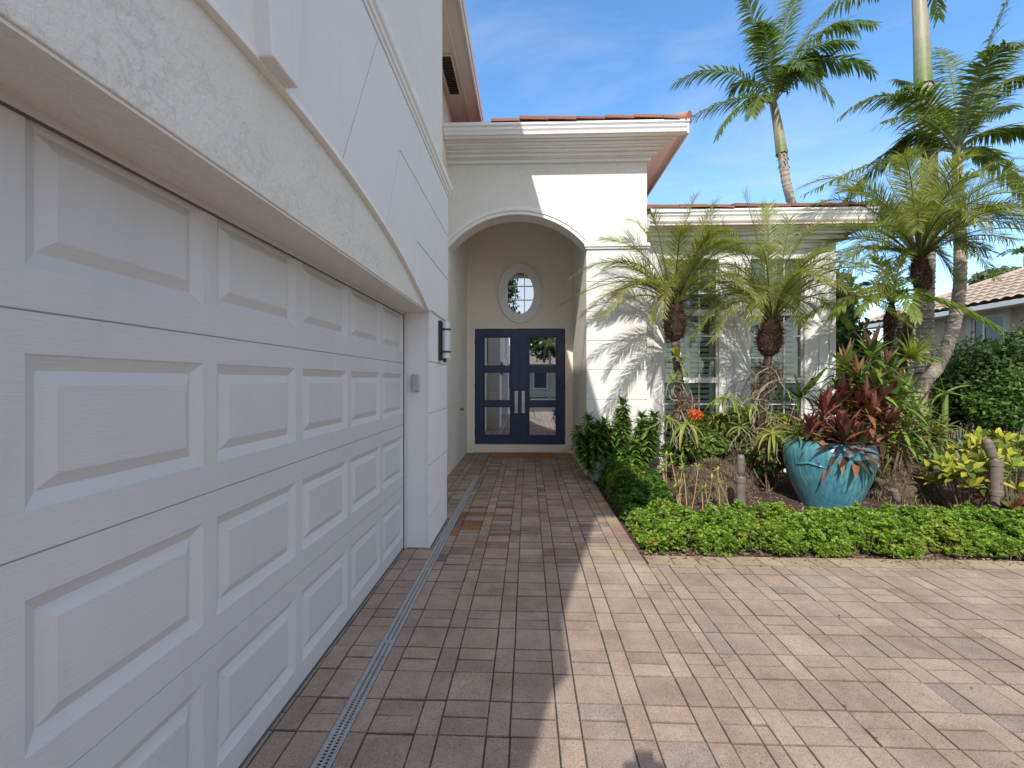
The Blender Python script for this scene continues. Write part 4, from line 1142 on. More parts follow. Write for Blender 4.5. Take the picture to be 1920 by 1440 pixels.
# ================================================================== SHRUBS, HEDGES
def shrub(name, label, cat, blobs, n, size, cols, seed, mat='leaf', stems=None, group=None, kind=None, **kw):
    rg = random.Random(seed); b = blobs[0]; t = empty(name, (b[0], b[1], 0)); tag(t, label, cat, group, kind)
    m = MB(); leafcloud(m, blobs, n, size, cols, rg, **kw)
    pp(m, 'foliage', M[mat], t)
    m = MB()
    for bb in blobs:
        for _ in range(stems or 6):
            a = rg.uniform(0,6.28); r = rg.uniform(.2,.75)
            p0 = V(bb[0]+rg.gauss(0,.1)*bb[3], bb[1]+rg.gauss(0,.1)*bb[4], 0 - .03); p1 = V(bb[0]+cos(a)*bb[3]*r, bb[1]+sin(a)*bb[4]*r, bb[2]+bb[5]*rg.uniform(-.2,.6))
            m.tube(smooth_path([p0, p0.lerp(p1,.5)+V(rg.gauss(0,.05),rg.gauss(0,.05),0), p1], 3), [.012,.011,.010,.009,.007,.005,.003], 5, col=(.22,.17,.12))
    pp(m, 'stem', M['root'], t)
    return t
GC = [(.20,.34,.035),(.15,.28,.03),(.27,.40,.05),(.10,.20,.025),(.34,.44,.06)]
def hedge(name, label, x0, x1, y0, y1, h, n, seed, cols, size=.021, sparse=0, mounds=26, cat='hedge'):
    """low clipped ground hedge: whorls of small round leaves on short twigs"""
    from mathutils import noise as mn
    rg = random.Random(seed); t = empty(name, ((x0+x1)/2,(y0+y1)/2,0)); tag(t, label, cat)
    m = MB(); tw = MB()
    def top(x, y):
        ex = min(1, min(x-x0, x1-x)/.16); ey = min(1, min(y-y0, y1-y)/.17)
        if ex <= 0 or ey <= 0: return 0
        e = sqrt(max(0,1-(1-ex)**2))*sqrt(max(0,1-(1-ey)**2))
        return h*e*(.86 + .55*mn.noise(V(x*3.1, y*3.1, seed)) + .42*mn.noise(V(x*10, y*10, seed+4)))
    for _ in range(n):
        x = rg.uniform(x0, x1); y = rg.uniform(y0, y1); wob = .15*mn.noise(V(x*3.3, 0, seed+9)); 
        if y < y0 + .03 + wob*1.3: continue
        hh = top(x, y)
        if hh < .03: continue
        z = hh*(1 - .92*rg.random()**1.9)
        if mn.noise(V(x*13, y*13, z*13+seed)) < -.12: continue
        # whorl of leaves at a twig end
        nv = V(rg.gauss(0,.5), rg.gauss(-.15,.5), 1).normalized(); c0 = rg.choice(cols); k = rg.randint(4,6)
        if mn.noise(V(x*1.8, y*1.8, 7.7)) > .25: c0 = lerp(c0, (.42,.42,.07), .35)
        u = nv.orthogonal().normalized(); w = nv.cross(u); a0 = rg.uniform(0,6.28)
        for q in range(k):
            a = a0 + 2*pi*q/k; d = (u*cos(a)+w*sin(a))*.9 + nv*rg.uniform(.1,.7); d.normalize(); s = size*rg.uniform(.7,1.3); sd = d.cross(nv).normalized()*s*.40
            p = V(x,y,z); m.add([p, p+d*s*.6-sd, p+d*s*1.15, p+d*s*.6+sd], [(0,1,2,3)], vary(c0, rg, .22))
        if rg.random() < .04: tw.tube([(x+rg.gauss(0,.03), y+rg.gauss(0,.03), z*.2), (x,y,z)], [.003,.0015], 4, cap=False, col=(.20,.14,.09))
    pp(m, 'foliage', M['leaf'], t); pp(tw, 'stem', M['root'], t)
    return t
hedge('low_hedge', 'long bright green low hedge along the front edge of the bed', 1.02, 5.6, 3.87, 4.74, .255, 84000, 3, GC, .0165)
hedge('low_hedge', 'short darker green low hedge bordering the walkway by the white planter', 1.02, 1.60, 4.74, 6.60, .36, 20000, 4, [(.09,.20,.03),(.07,.16,.025),(.13,.25,.035)], .019)

def compact(label, x, y, stems, seed, pot=None):
    rg = random.Random(seed); t = empty('dracaena', (x,y,0)); tag(t, label, 'plant')
    m = MB(); tr = MB()
    for (dx, dy, h, lean) in stems:
        top = V(x+dx+lean, y+dy, h); base = V(x+dx*.3, y+dy*.3, .08)
        path = smooth_path([base, base.lerp(top,.5)+V(dx*.35,dy*.3,0), top], 6)
        tr.tube(path, .012, 6, col=(.20,.17,.10))
        n = int(h*30)
        for i in range(n):
            u = .22 + .78*i/n; q = u*(len(path)-1); k = min(len(path)-2, int(q)); p = path[k].lerp(path[k+1], q-k)
            rosette(m, p, 7, .13+.035*sin(i*.9+dx*30), .060, -5+30*(u>.88), 35+40*(u>.88), .9, [(.09,.19,.035),(.13,.25,.045),(.06,.13,.03)] if rg.random()<.6 else [(.26,.36,.06),(.17,.28,.05)], rg, segs=2, prof=(.6,1,.1), fold=.25, r0=.008)
    pp(m, 'foliage', M['gloss'], t); pp(tr, 'stem', M['root'], t); return t
# white ceramic planter with the dark dracaena
px_, py_ = 1.10, 6.85
wp = MB(); wp.lathe([(0,.0),(.13,.0),(.15,.03),(.205,.30),(.215,.32),(.20,.33),(.185,.31),(.17,.27),(0,.27)], (px_,py_,-.02), 32)
tag(wp.build('planter', M['white_pot'], smooth=True), 'round white planter pot at the porch corner holding dark dracaena', 'planter')
compact('dark green clustered dracaena growing in the white planter', px_, py_, [(-.16,.0,.96,-.02),(-.02,-.05,.84,.0),(.06,.08,.9,.02),(-.3,-.08,.8,-.05),(-.1,-.2,.72,-.03),(-.22,-.05,.62,-.02),(-.14,-.14,.45,-.12),(.02,-.16,.5,.02),(-.08,.1,.8,0),(.1,-.05,.78,0),(-.05,-.12,.7,0)], 31)
compact('taller paler dracaena cluster standing against the white entry pier', 1.52, 6.80, [(.0,.0,1.22,-.10),(.12,.03,1.0,.08),(-.12,-.04,.85,-.02),(.22,-.02,.72,.08),(.04,-.16,.6,.0),(-.08,.08,1.05,-.06),(.16,-.1,.88,.1),(.3,.02,1.0,.08),(.0,-.2,.4,.02)], 32)
# ================================================================== EPIPHYTES on the palm trunks
def strap(label, c, n, L, w, cols, seed, el=(-10,60), droop=1.4, name='orchid', cat='orchid', roots=8, rootL=.4, axis=V(0,-.3,1), group=None, az=None):
    rg = random.Random(seed); c = V(*c); t = empty(name, tuple(c)); tag(t, label, cat, group)
    m = MB(); rosette(m, c, n, L, w, el[0], el[1], droop, cols, rg, axis=axis, fold=.35, segs=6, prof=(.7,.95,1,.95,.7,.15), az0=az[0] if az else None, az1=az[1] if az else None)
    pp(m, 'leaf_cluster', M['leaf'], t)
    if roots:
        m = MB()
        for _ in range(roots):
            p = c + V(rg.gauss(0,.03), rg.gauss(0,.03), 0); pts = [p]; d = V(rg.gauss(0,.5), rg.gauss(-.2,.4), rg.uniform(-.2,.2)); 
            for _s in range(7): d = (d + V(rg.gauss(0,.45), rg.gauss(0,.35), -.35)).normalized(); pts.append(pts[-1] + d*rootL/7)
            cc = rg.choice([(.34,.31,.22),(.25,.24,.12),(.42,.38,.30)]); m.tube(smooth_path(pts,2), .0045, 5, col=cc)
        pp(m, 'aerial_root', M['root'], t)
    return t
GO = [(.25,.33,.06),(.20,.29,.05),(.33,.39,.08)]; GY = [(.42,.40,.09),(.30,.35,.08),(.22,.29,.06)]
YO = 6.35
strap('broad-leaved orchid on the left palm trunk just below its boot', P(1268, 668, YO), 5, .26, .065, [(.28,.35,.07),(.42,.38,.07),(.20,.27,.05)], 41, el=(-20,50), droop=.8, roots=3, rootL=.2, group='orchids and bromeliads on the palm trunks')
strap('small green-leaved orchid in the middle of the left palm trunk', P(1262, 715, YO), 12, .20, .026, GO, 42, el=(0,50), droop=.3, roots=6, rootL=.25, group='orchids and bromeliads on the palm trunks')
strap('arching thin orchid right of the left palm trunk', P(1281, 700, YO), 5, .26, .022, GO, 43, el=(30,70), droop=1.9, roots=0, group='orchids and bromeliads on the palm trunks')
strap('drooping yellow-green strap orchid low on the left palm trunk', P(1254, 785, YO), 14, .30, .022, GY, 44, el=(0,50), droop=2.2, roots=6, rootL=.5, group='orchids and bromeliads on the palm trunks')
strap('long paddle-leaved orchid hanging under the orange flower', P(1288, 795, YO-.1), 9, .42, .048, GO, 45, el=(0,40), droop=2.8, roots=8, rootL=.4, group='orchids and bromeliads on the palm trunks')
strap('big drooping orchid with long strap leaves between the two windows', P(1362, 748, YO), 16, .38, .042, [(.20,.29,.05),(.27,.36,.08),(.14,.22,.05)], 46, el=(15,60), droop=2.3, roots=5, rootL=.4, group='orchids and bromeliads on the palm trunks')
strap('small hanging orchid left of the middle palm trunk', P(1412, 757, YO-.2), 7, .24, .038, [(.33,.42,.10),(.20,.28,.06)], 47, el=(-50,10), droop=2.2, roots=4, rootL=.4, group='orchids and bromeliads on the palm trunks')
strap('narrow-leaved orchid low between the palms by the bollard', P(1388, 800, YO-.1), 8, .26, .030, GO, 48, el=(0,60), droop=1.8, roots=12, rootL=.5, group='orchids and bromeliads on the palm trunks')
strap('yellow drooping strap orchid hanging left of the turquoise pot', P(1448, 815, 5.75), 15, .40, .034, GY, 49, el=(20,60), droop=2.7, roots=6, rootL=.4, group='orchids and bromeliads on the palm trunks')
strap('upright strap-leaved orchid at the left rim of the turquoise pot', P(1496, 818, 5.5), 13, .30, .026, GO, 50, el=(20,75), droop=1.2, roots=0, group='orchids and bromeliads on the palm trunks')
# root tangles
def tangle(label, pa, pb, n, seed, sp=.16, name='root_tangle', cols=None, L=.55, par=None, r=.0042):
    rg = random.Random(seed); pa, pb = V(*pa), V(*pb); t = empty(name, tuple(pb)); tag(t, label, 'roots')
    m = MB(); cols = cols or [(.26,.25,.12),(.20,.20,.09),(.33,.30,.20),(.15,.11,.07)]
    for _ in range(n):
        p = pa.lerp(pb, rg.random()**1.2); p = p + V(rg.gauss(0,sp*.5), rg.gauss(-.03,sp*.4), 0); pts = [p]; d = V(rg.gauss(0,1), rg.gauss(0,1), rg.gauss(0,.4)).normalized()
        for _s in range(8): d = (d*1.0 + V(rg.gauss(0,.5), rg.gauss(0,.5), rg.gauss(-.22,.3))).normalized(); pts.append(pts[-1]+d*L/8)
        c = vary(rg.choice(cols), rg); m.tube(smooth_path(pts,2), [r*rg.uniform(.6,1.3)]*17, 4, cap=False, col=c)
    pp(m, 'root', M['root'], t); return t
tangle('dry brown root ball wrapped round the left palm trunk', P(1283, 742, YO+.15), P(1282, 775, YO+.15), 150, 51, .08, L=.22, cols=[(.20,.14,.09),(.30,.23,.16),(.12,.08,.05)])
tangle('pale tangled aerial roots draping the middle palm trunk', P(1436, 690, YO+.02), P(1438, 850, YO-.1), 100, 52, .20, L=.55)
tangle('mass of thin yellow-green roots beside the right palm stems', P(1690, 770, 6.4), P(1660, 850, 6.2), 90, 53, .30, L=.5)
tangle('dark brown root clump on the upper middle palm trunk', P(1440, 680, YO+.15), P(1438, 720, YO+.15), 130, 54, .10, L=.25, cols=[(.16,.09,.06),(.24,.14,.09),(.34,.24,.17)])
# bent bare branches
def branches(label, lst, seed):
    rg = random.Random(seed); t = empty('bare_branch', tuple(lst[0][0][0])); tag(t, label, 'branch'); m = MB()
    for pts, r in lst: sp2 = smooth_path(pts, 5); m.tube(sp2, [r*(1-.6*i/len(sp2)) for i in range(len(sp2))], 6, col=(.36,.31,.25))
    pp(m, 'branch', M['root'], t)
branches('bent pale branches arching from the left palm trunk', [([P(1270,750,YO), P(1258,748,YO), P(1252,728,YO), P(1250,700,YO)], .009), ([P(1268,745,YO), P(1262,735,YO), P(1266,718,YO)], .010), ([P(1245,762,YO), P(1232,755,YO), P(1222,735,YO)], .007), ([P(1290,805,YO), P(1283,785,YO), P(1277,770,YO)], .016), ([P(1297,770,YO), P(1298,745,YO), P(1292,728,YO)], .008)], 55)
branches('bent pale branches crossing the middle palm trunk', [([P(1416,770,YO-.1), P(1425,735,YO-.1), P(1450,715,YO-.1), P(1500,712,YO-.1), P(1530,706,YO-.1)], .014), ([P(1412,800,YO-.1), P(1417,750,YO-.1), P(1440,722,YO-.1)], .010), ([P(1440,690,YO-.1), P(1422,700,YO-.1), P(1416,712,YO-.1)], .008), ([P(1382,762,YO), P(1395,755,YO), P(1402,745,YO)], .009), ([P(1480,790,YO), P(1490,760,YO), P(1505,745,YO)], .008), ([P(1434,810,YO-.2), P(1438,860,YO-.2), P(1425,890,YO-.3)], .007)], 56)
# orange flower
fc = P(1304, 777, YO-.15); rg = random.Random(60)
t = empty('orange_flower', tuple(fc)); tag(t, 'bright orange flower head in front of the left palm', 'flower')
m = MB()
for k in range(60):
    u = V(rg.gauss(0,1), rg.gauss(0,1), rg.gauss(0,.8)).normalized(); p = fc + V(u.x*.085, u.y*.06, u.z*.055)
    rosette(m, p, 4, .030, .022, 10, 60, .4, [(.72,.13,.02),(.80,.22,.04),(.62,.07,.02)], rg, axis=u, segs=2, prof=(.5,1,.2), fold=.2)
pp(m, 'petal_cluster', M['petal'], t)
m = MB(); m.tube([fc, fc+V(.02,.05,-.2), fc+V(0,.1,-.7)], .006, 6, col=(.15,.2,.05)); pp(m, 'stem', M['root'], t)
# low mixed foliage under the palms
def under(label, px, py, Y, r, n, size, cols, seed, h=None, name='shrub', cat='shrub', mat='leaf', elong=1.8):
    p = P(px, py, Y); return shrub(name, label, cat, [(p.x, p.y, max(.1,p.z), r, r*.8, h or r*.7)], n, size, cols, seed, mat=mat, elong=elong, rim=.2)
YG = [(.30,.33,.05),(.22,.28,.05),(.40,.38,.06),(.12,.18,.04)]
under('yellow and green variegated shrub behind the orange flower', 1345, 805, 6.85, .34, 2400, .055, YG, 61)
under('dark leafy shrub behind the first bollard light', 1405, 845, 6.6, .36, 1500, .06, [(.05,.10,.03),(.10,.07,.05),(.09,.14,.04)], 62)
under('leafy undergrowth at the foot of the left palm', 1275, 850, 6.6, .27, 1300, .05, [(.09,.15,.03),(.15,.22,.05),(.06,.1,.03)], 63)
under('variegated yellow-green shrub under the middle palm', 1450, 800, 6.7, .38, 2000, .05, YG, 64, h=.2)
under('light green leafy undergrowth beside the first bollard head', 1325, 835, 6.3, .30, 1500, .05, [(.17,.25,.05),(.10,.17,.04),(.24,.31,.07)], 161)
under('green and red speckled undergrowth left of the turquoise pot', 1440, 850, 6.1, .34, 1700, .055, [(.10,.17,.04),(.16,.09,.05),(.18,.25,.05),(.07,.11,.03)], 162)
under('yellow-green fern-like undergrowth behind the orchids', 1395, 785, 6.8, .30, 1500, .045, [(.26,.33,.06),(.16,.24,.05)], 163)
under('tangled green undergrowth right of the turquoise pot', 1690, 835, 6.2, .40, 2200, .055, [(.14,.22,.045),(.22,.29,.06),(.10,.15,.035),(.25,.20,.08)], 164)
# big cluster of flat strap leaves right of middle palm
rg = random.Random(65); c = P(1500, 745, 6.5)
t = empty('strap_leaf_plant', (c.x,c.y,0)); tag(t, 'dark green plant with one raised broad leaf before the wing corner', 'plant')
m = MB(); rosette(m, c, 16, .55, .045, 10, 60, 1.2, [(.07,.13,.03),(.10,.18,.04),(.05,.09,.03)], rg, segs=6, prof=(.5,.9,1,.9,.6,.1))
for k, (tx, ty, w) in enumerate(((1545,690,.075),(1528,700,.05),(1490,700,.05))):
    tp_ = P(tx, ty, 6.3); d = tp_-c; blade(m, c, d, (0,-1,.2), d.length*1.08, w, .1, (.12,.22,.04), 5, .3, (.3,.9,1,.9,.6,.1))
pp(m, 'foliage', M['gloss'], t)
m = MB(); m.tube([c, V(c.x, c.y, -.03)], .02, 6, col=(.2,.16,.1)); pp(m, 'stem', M['root'], t)
# thin-stemmed succulents with yellow tips, at the front left
rg = random.Random(66)
for gi, (xa, xb, Yq, cnt, ty0, ty1, lab) in enumerate(((1236,1290,5.35,11,850,915,'cluster of thin tan stems with pale green leaf tips at the bed corner'),(1308,1350,5.2,6,862,930,'few leggy tan stems with small yellow-green tips before the mossy mound'))):
    p0 = P((xa+xb)/2, 920, Yq); t = empty('leggy_plant', (p0.x, p0.y, 0)); tag(t, lab, 'plant', 'leggy plants at the front of the bed')
    m = MB(); sm = MB()
    for k in range(cnt):
        x = rg.uniform(xa, xb); tp_ = P(x, rg.uniform(ty0, ty1), Yq+rg.gauss(0,.06)); b = V(tp_.x+rg.gauss(.03,.05), tp_.y+rg.gauss(0,.05), -.02)
        sm.tube(smooth_path([b, b.lerp(tp_,.5)+V(rg.gauss(0,.012),0,0), tp_], 3), [.007,.0065,.006,.006,.0055,.005,.005], 6, col=(.50,.33,.20))
        for q in range(rg.randint(1,2)):
            rosette(m, tp_.lerp(b, q*rg.uniform(.15,.4)), 9, .055, .026, 0, 60, .3, [(.33,.42,.07),(.45,.48,.10),(.22,.33,.06)], rg, segs=2, prof=(.4,1,.25), fold=.1)
    pp(m, 'foliage', M['leaf'], t); pp(sm, 'stem', M['root'], t)
# mossy mounds
def mound(label, cx, cy, rx, ry, h, seed):
    from mathutils import noise as mn
    rg = random.Random(seed); m = MB(); N, K = 40, 22; vs = []; fs = []
    for j in range(K+1):
        ph = pi/2*j/K
        for i in range(N):
            a = 2*pi*i/N; r = cos(ph)**.8 if j < K else 0; q = V(cos(a)*r, sin(a)*r, sin(ph))
            d = .92 + .34*mn.noise(V(q.x*2.2+seed, q.y*2.2, q.z*2.2)) + .22*mn.noise(V(q.x*9, q.y*9, q.z*9+seed))
            vs.append((cx+q.x*rx*d, cy+q.y*ry*d, -.05+q.z*h*d))
    for j in range(K):
        for i in range(N): a = j*N+i; b = j*N+(i+1)%N; fs.append((a,b,b+N,a+N))
    m.add(vs, fs); t = empty('mossy_mound', (cx,cy,0)); tag(t, label, 'mound')
    pp(m, 'root_mound', M['mound'], t, smooth=True)
    f = MB()
    for _ in range(4500):
        a = rg.uniform(0,2*pi); ph = rg.uniform(.0,pi/2); q = V(cos(a)*cos(ph), sin(a)*cos(ph), sin(ph)); p = V(cx+q.x*rx, cy+q.y*ry, -.03+q.z*h)
        c = rg.choice([(.20,.13,.09),(.30,.22,.15),(.14,.15,.05),(.36,.28,.20),(.10,.07,.05)])
        blade(f, p, q*.7+V(rg.gauss(0,.6),rg.gauss(0,.6),rg.gauss(-.2,.6)), (0,0,1), rg.uniform(.04,.13), .0055, .9, c, 2, 0, (1,.8,.3))
    pp(f, 'dry_fiber', M['fibre'], t)
q1 = G(0,0) if False else None
a1 = P(1335, 880, 5.9); mound('brown mossy root mound beside the first bronze bollard light', a1.x, a1.y, .42, .36, .46, 70)
a1 = P(1378, 860, 6.3); mound('taller shaggy root mound behind the first bollard light', a1.x, a1.y, .26, .24, .58, 72)
a2 = P(1690, 880, 5.9); mound('brown shaggy mound right of the turquoise pot', a2.x, a2.y, .40, .34, .50, 71)

# ================================================================== TURQUOISE POT AND CORDYLINES
PX, PY = 3.56, 5.45
pot = empty('glazed_pot', (PX,PY,0)); tag(pot, 'large round turquoise glazed pot with streaky drip glaze in the bed', 'pot')
m = MB(); prof = [(0,-.06),(.26,-.06),(.285,-.04),(.335,.05),(.42,.20),(.49,.36),(.54,.50),(.560,.61),(.568,.67),(.56,.73),(.535,.785),(.505,.815),(.49,.83),(.48,.835),(.47,.83),(.465,.80),(.455,.76),(.45,.70),(0,.70)]
prof = [(r*.83, z) for r, z in prof]; m.lathe(prof, (PX,PY,-.03), 64); pp(m, 'pot_body', M['glaze'], pot, smooth=True)
m = MB()
for a0 in (215, 330):
    if 1:
        m = MB()
        pts = []
        for k in range(9):
            a = radians(a0 + (k-4)*5); z = .57 - .02*abs(k-4)**1.3*.35; r = .83*.548+.012*cos((k-4)/4*pi/2)
            pts.append((PX+cos(a)*r, PY+sin(a)*r, z))
        m.tube(pts, [.006,.012,.014,.014,.014,.014,.014,.012,.006], 8)
        pp(m, 'lug_handle', M['glaze'], pot, smooth=True)
m = MB(); m.add([(PX+.37*cos(k*pi/16),PY+.37*sin(k*pi/16),.675) for k in range(32)], [tuple(range(32))]); pp(m, 'potting_soil', M['mulch'], pot)
def cordyline(label, heads, cols_fn, seed, base, L=.40, w=.075, n=26, e0=-25):
    rg = random.Random(seed); t = empty('cordyline', base); tag(t, label, 'plant', 'cordylines around the turquoise pot')
    m = MB(); sm = MB(); B = V(*base)
    for hp_ in heads:
        h = V(*hp_); sm.tube(smooth_path([B, B.lerp(h,.5)+V((h.x-B.x)*.15,(h.y-B.y)*.15,0), h], 4), .012, 6, col=(.22,.14,.11))
        ax = (h-B).normalized()*.4+V(0,0,1)
        for k in range(n):
            u = k/(n-1); el = e0+(75-e0)*u; p = h - V(*ax).normalized()*(.22*(1-u))
            rosette(m, p, 1, L*(1.05-.35*u), w*(1-.2*u), el, el, 1.1*(1-u*.8), [cols_fn(u, rg)], rg, axis=ax, segs=5, prof=(.28,.75,1,.85,.45,.02), fold=.3, az0=k*2.4, az1=k*2.4+.3)
    pp(m, 'foliage', M['gloss'], t); pp(sm, 'stem', M['root'], t); return t
def red(u, rg):
    r = rg.random()
    if u < .45 and r < .6: return rg.choice([(.30,.14,.07),(.36,.19,.11),(.24,.10,.06)])
    return rg.choice([(.12,.035,.035),(.17,.045,.045),(.075,.03,.022),(.30,.11,.10),(.10,.04,.03),(.07,.06,.025)])
def grn(u, rg): return rg.choice([(.09,.17,.035),(.14,.24,.045),(.20,.30,.06),(.06,.12,.03)]) if u < .8 else rg.choice([(.34,.20,.12),(.25,.28,.10),(.20,.10,.08)])
def grn2(u, rg): return rg.choice([(.20,.30,.055),(.27,.36,.07),(.14,.22,.04)])
YP = PY
cordyline('maroon cordyline with coppery lower leaves spilling from the turquoise pot', [P(1637,768,YP-.05), P(1590,806,YP-.25), P(1545,765,YP), P(1608,758,YP+.1), P(1580,735,YP+.2), P(1655,745,YP+.1), P(1612,828,YP-.42), P(1580,822,YP-.4), P(1520,800,YP-.1), P(1665,795,YP-.15), P(1575,800,YP-.25), P(1625,745,YP+.1), P(1560,755,YP+.15)], red, 80, (PX,PY,.66), L=.36, w=.078, n=32, e0=-18)
cordyline('tall green cordyline with a pink tip right behind the turquoise pot', [P(1634,655,YP+.35), P(1610,705,YP+.3), P(1664,690,YP+.4), P(1588,680,YP+.5), P(1640,720,YP+.2), P(1680,730,YP+.3)], grn, 81, (PX+.45,PY+.45,0), L=.44, w=.08, n=34)
cordyline('bright green strap-leaved cordyline between the pot and palm trunks', [P(1700,735,YP+.5), P(1690,775,YP+.3), P(1720,760,YP+.6), P(1665,745,YP+.5), P(1735,790,YP+.6), P(1700,805,YP+.4)], grn2, 82, (PX+1.0,PY+.4,0), L=.46, w=.045, n=30)
strap('yellow-green bird nest bromeliad perched on the scaly palm stem', P(1708, 672, 6.7), 34, .45, .05, [(.28,.34,.05),(.20,.28,.05),(.34,.38,.07)], 83, el=(5,75), droop=.9, name='bromeliad', cat='bromeliad', roots=0)
strap('strap-leaved orchid on a green post before the dark hedge', P(1772, 737, 6.6), 7, .34, .038, [(.27,.36,.08),(.20,.30,.06)], 84, el=(0,60), droop=1.0, name='orchid', roots=0)
m = MB(); a = P(1772, 740, 6.6); m.tube([a, V(a.x-.02,a.y,-.03)], [.035,.04], 8, col=(.16,.25,.06)); tag(m.build('green_post', M['root']), 'short green stem post carrying an orchid at right', 'post')
strap('red-centered bromeliad right of the turquoise pot', P(1752, 818, 6.1), 34, .30, .038, [(.20,.24,.06),(.28,.28,.08),(.30,.14,.07),(.12,.18,.05)], 85, el=(10,80), droop=.7, name='bromeliad', cat='bromeliad', roots=0)
strap('low bromeliad with red-edged leaves before the croton bed', P(1778, 868, 5.9), 24, .34, .045, [(.14,.22,.05),(.22,.28,.06),(.24,.06,.06)], 86, el=(0,60), droop=.7, name='bromeliad', cat='bromeliad', roots=0)
strap('spiky bromeliad low behind the right mound', P(1722, 850, 6.3), 26, .34, .03, [(.22,.28,.06),(.15,.2,.05)], 87, el=(5,70), droop=.9, name='bromeliad', cat='bromeliad', roots=0)
# crotons
def croton(label, px, py, Y, n, seed, L=.15, w=.065, cols=None, R=.33, h=.25):
    rg = random.Random(seed); c = P(px, py, Y); t = empty('croton', (c.x,c.y,0)); tag(t, label, 'croton', 'yellow crotons at the right of the bed')
    m = MB(); sm = MB(); cols = cols or [(.48,.46,.04),(.34,.40,.05),(.55,.50,.06),(.18,.26,.04),(.11,.16,.04),(.14,.2,.04)]
    for _ in range(n):
        u = V(rg.uniform(-1,1), rg.uniform(-1,1), rg.uniform(-.3,1)); p = V(c.x+u.x*R, c.y+u.y*R*.8, max(.08, c.z+u.z*h))
        rosette(m, p, 9, L, w, 5, 75, .4, cols, rg, axis=V(u.x*.5,u.y*.5-.2,1), segs=4, prof=(.25,.85,1,.75,.1), fold=.22)
        sm.tube([V(c.x+u.x*.1, c.y+u.y*.1, -.03), p], .006, 5, col=(.2,.15,.1))
    pp(m, 'foliage', M['gloss'], t); pp(sm, 'stem', M['root'], t)
croton('yellow-green croton left of the tall right bollard light', 1815, 900, 5.25, 26, 90, cols=[(.36,.38,.05),(.24,.30,.05),(.12,.18,.04),(.45,.42,.06)])
croton('brightest yellow croton at the right edge behind the bollard', 1900, 880, 5.35, 24, 91)
croton('yellow croton growing behind the right bollard cap', 1850, 850, 6.1, 22, 92)
croton('dark red-leaved croton at the foot of the right bollard', 1895, 950, 4.95, 7, 93, L=.13, w=.06, cols=[(.14,.04,.03),(.10,.12,.03),(.24,.09,.05)], R=.22, h=.08)
# bromeliad bits just above hedge at right-of-pot
shrub('yellow_shrub', 'bright yellow shrub glowing behind the wing corner', 'shrub', [(*P(1585,700,9.2)[:2],1.15,.55,.5,.75),(*P(1560,690,9.6)[:2],1.4,.5,.4,.6)], 5200, .075, [(.55,.50,.03),(.42,.42,.04),(.30,.34,.05),(.62,.55,.05)], 94)
# dark hedge at right
def bl(px, py, Y, r, rz): p = P(px, py, Y); return (p.x, p.y, p.z, r, r*.9, rz)
HC = [(.035,.075,.022),(.055,.11,.03),(.028,.055,.018),(.08,.14,.035),(.11,.17,.05)]
shrub('tall_hedge', 'large dark green clipped hedge in front of the beige house', 'hedge', [bl(1880,700,8.2,.95,.62), bl(1840,720,7.9,.65,.55), bl(1930,720,7.6,.8,.75), bl(1990,700,8.0,.9,.8), bl(1850,745,7.8,.55,.5)], 34000, .055, HC+[(.16,.24,.06)], 95, rim=.4, elong=1.6, lump=.3)
shrub('pitted_shrub', 'thin glossy shrub with pale gaps left of the dark hedge', 'shrub', [bl(1800,740,8.3,.42,.5), bl(1775,780,8.4,.35,.3)], 2600, .05, HC, 96, rim=.2)
shrub('green_shrub', 'brighter green leafy shrub low in front of the dark hedge', 'shrub', [bl(1870,775,6.9,.36,.26), bl(1905,735,6.8,.30,.34), bl(1840,760,7.0,.22,.18)], 4200, .052, [(.10,.19,.035),(.14,.25,.05),(.07,.14,.03)], 97, rim=.3, stems=12)
shrub('background_tree', 'dark leafy tree between the wing corner and neighbor roof', 'tree', [bl(1580,640,12.5,.6,.8), bl(1572,585,13,.5,.6), bl(1550,560,13,.7,.9), bl(1632,668,12.5,.7,.35)], 9000, .10, HC, 98, rim=.2, lump=.3)
shrub('round_tree', 'faint rounded treetop just above the neighbor roof ridge', 'tree', [bl(1872,522,40,1.8,.8)], 2500, .28, [(.16,.20,.12),(.2,.24,.14)], 99)
# small far palm tip over the ridge at the right edge
rg = random.Random(100); C = P(1925, 480, 24); t = empty('palm_tree', (C.x, C.y, 0)); tag(t, 'tiny palm head peeking over the neighbor roof at right edge', 'palm', 'tall ringed palms around the house')
m = MB(); rm = MB()
for k in range(11):
    a = k*.57; frond(m, rm, C, C+V(cos(a)*.5,sin(a)*.5,.6), C+V(cos(a)*1.0,sin(a)*1.0,rg.uniform(-.3,.5)), 18, .45, .05, G_DK, rg)
cr = pp(m, 'crown', M['frond'], t); o = rm.build('frond_stem', M['frond']); o.parent = cr
m = MB(); m.tube([V(C.x,C.y,-.1), C], .12, 10); pp(m, 'trunk', M['trunk_ring'], t)
# dark far vegetation mass right of the bed (behind everything)
shrub('boundary_hedge', 'low dark planting at the foot of the beige house', 'hedge', [bl(1700,742,11,1.3,.55), bl(1780,745,10.6,.9,.5), bl(1640,735,12,1.2,.7)], 6500, .09, HC, 101, rim=.3)
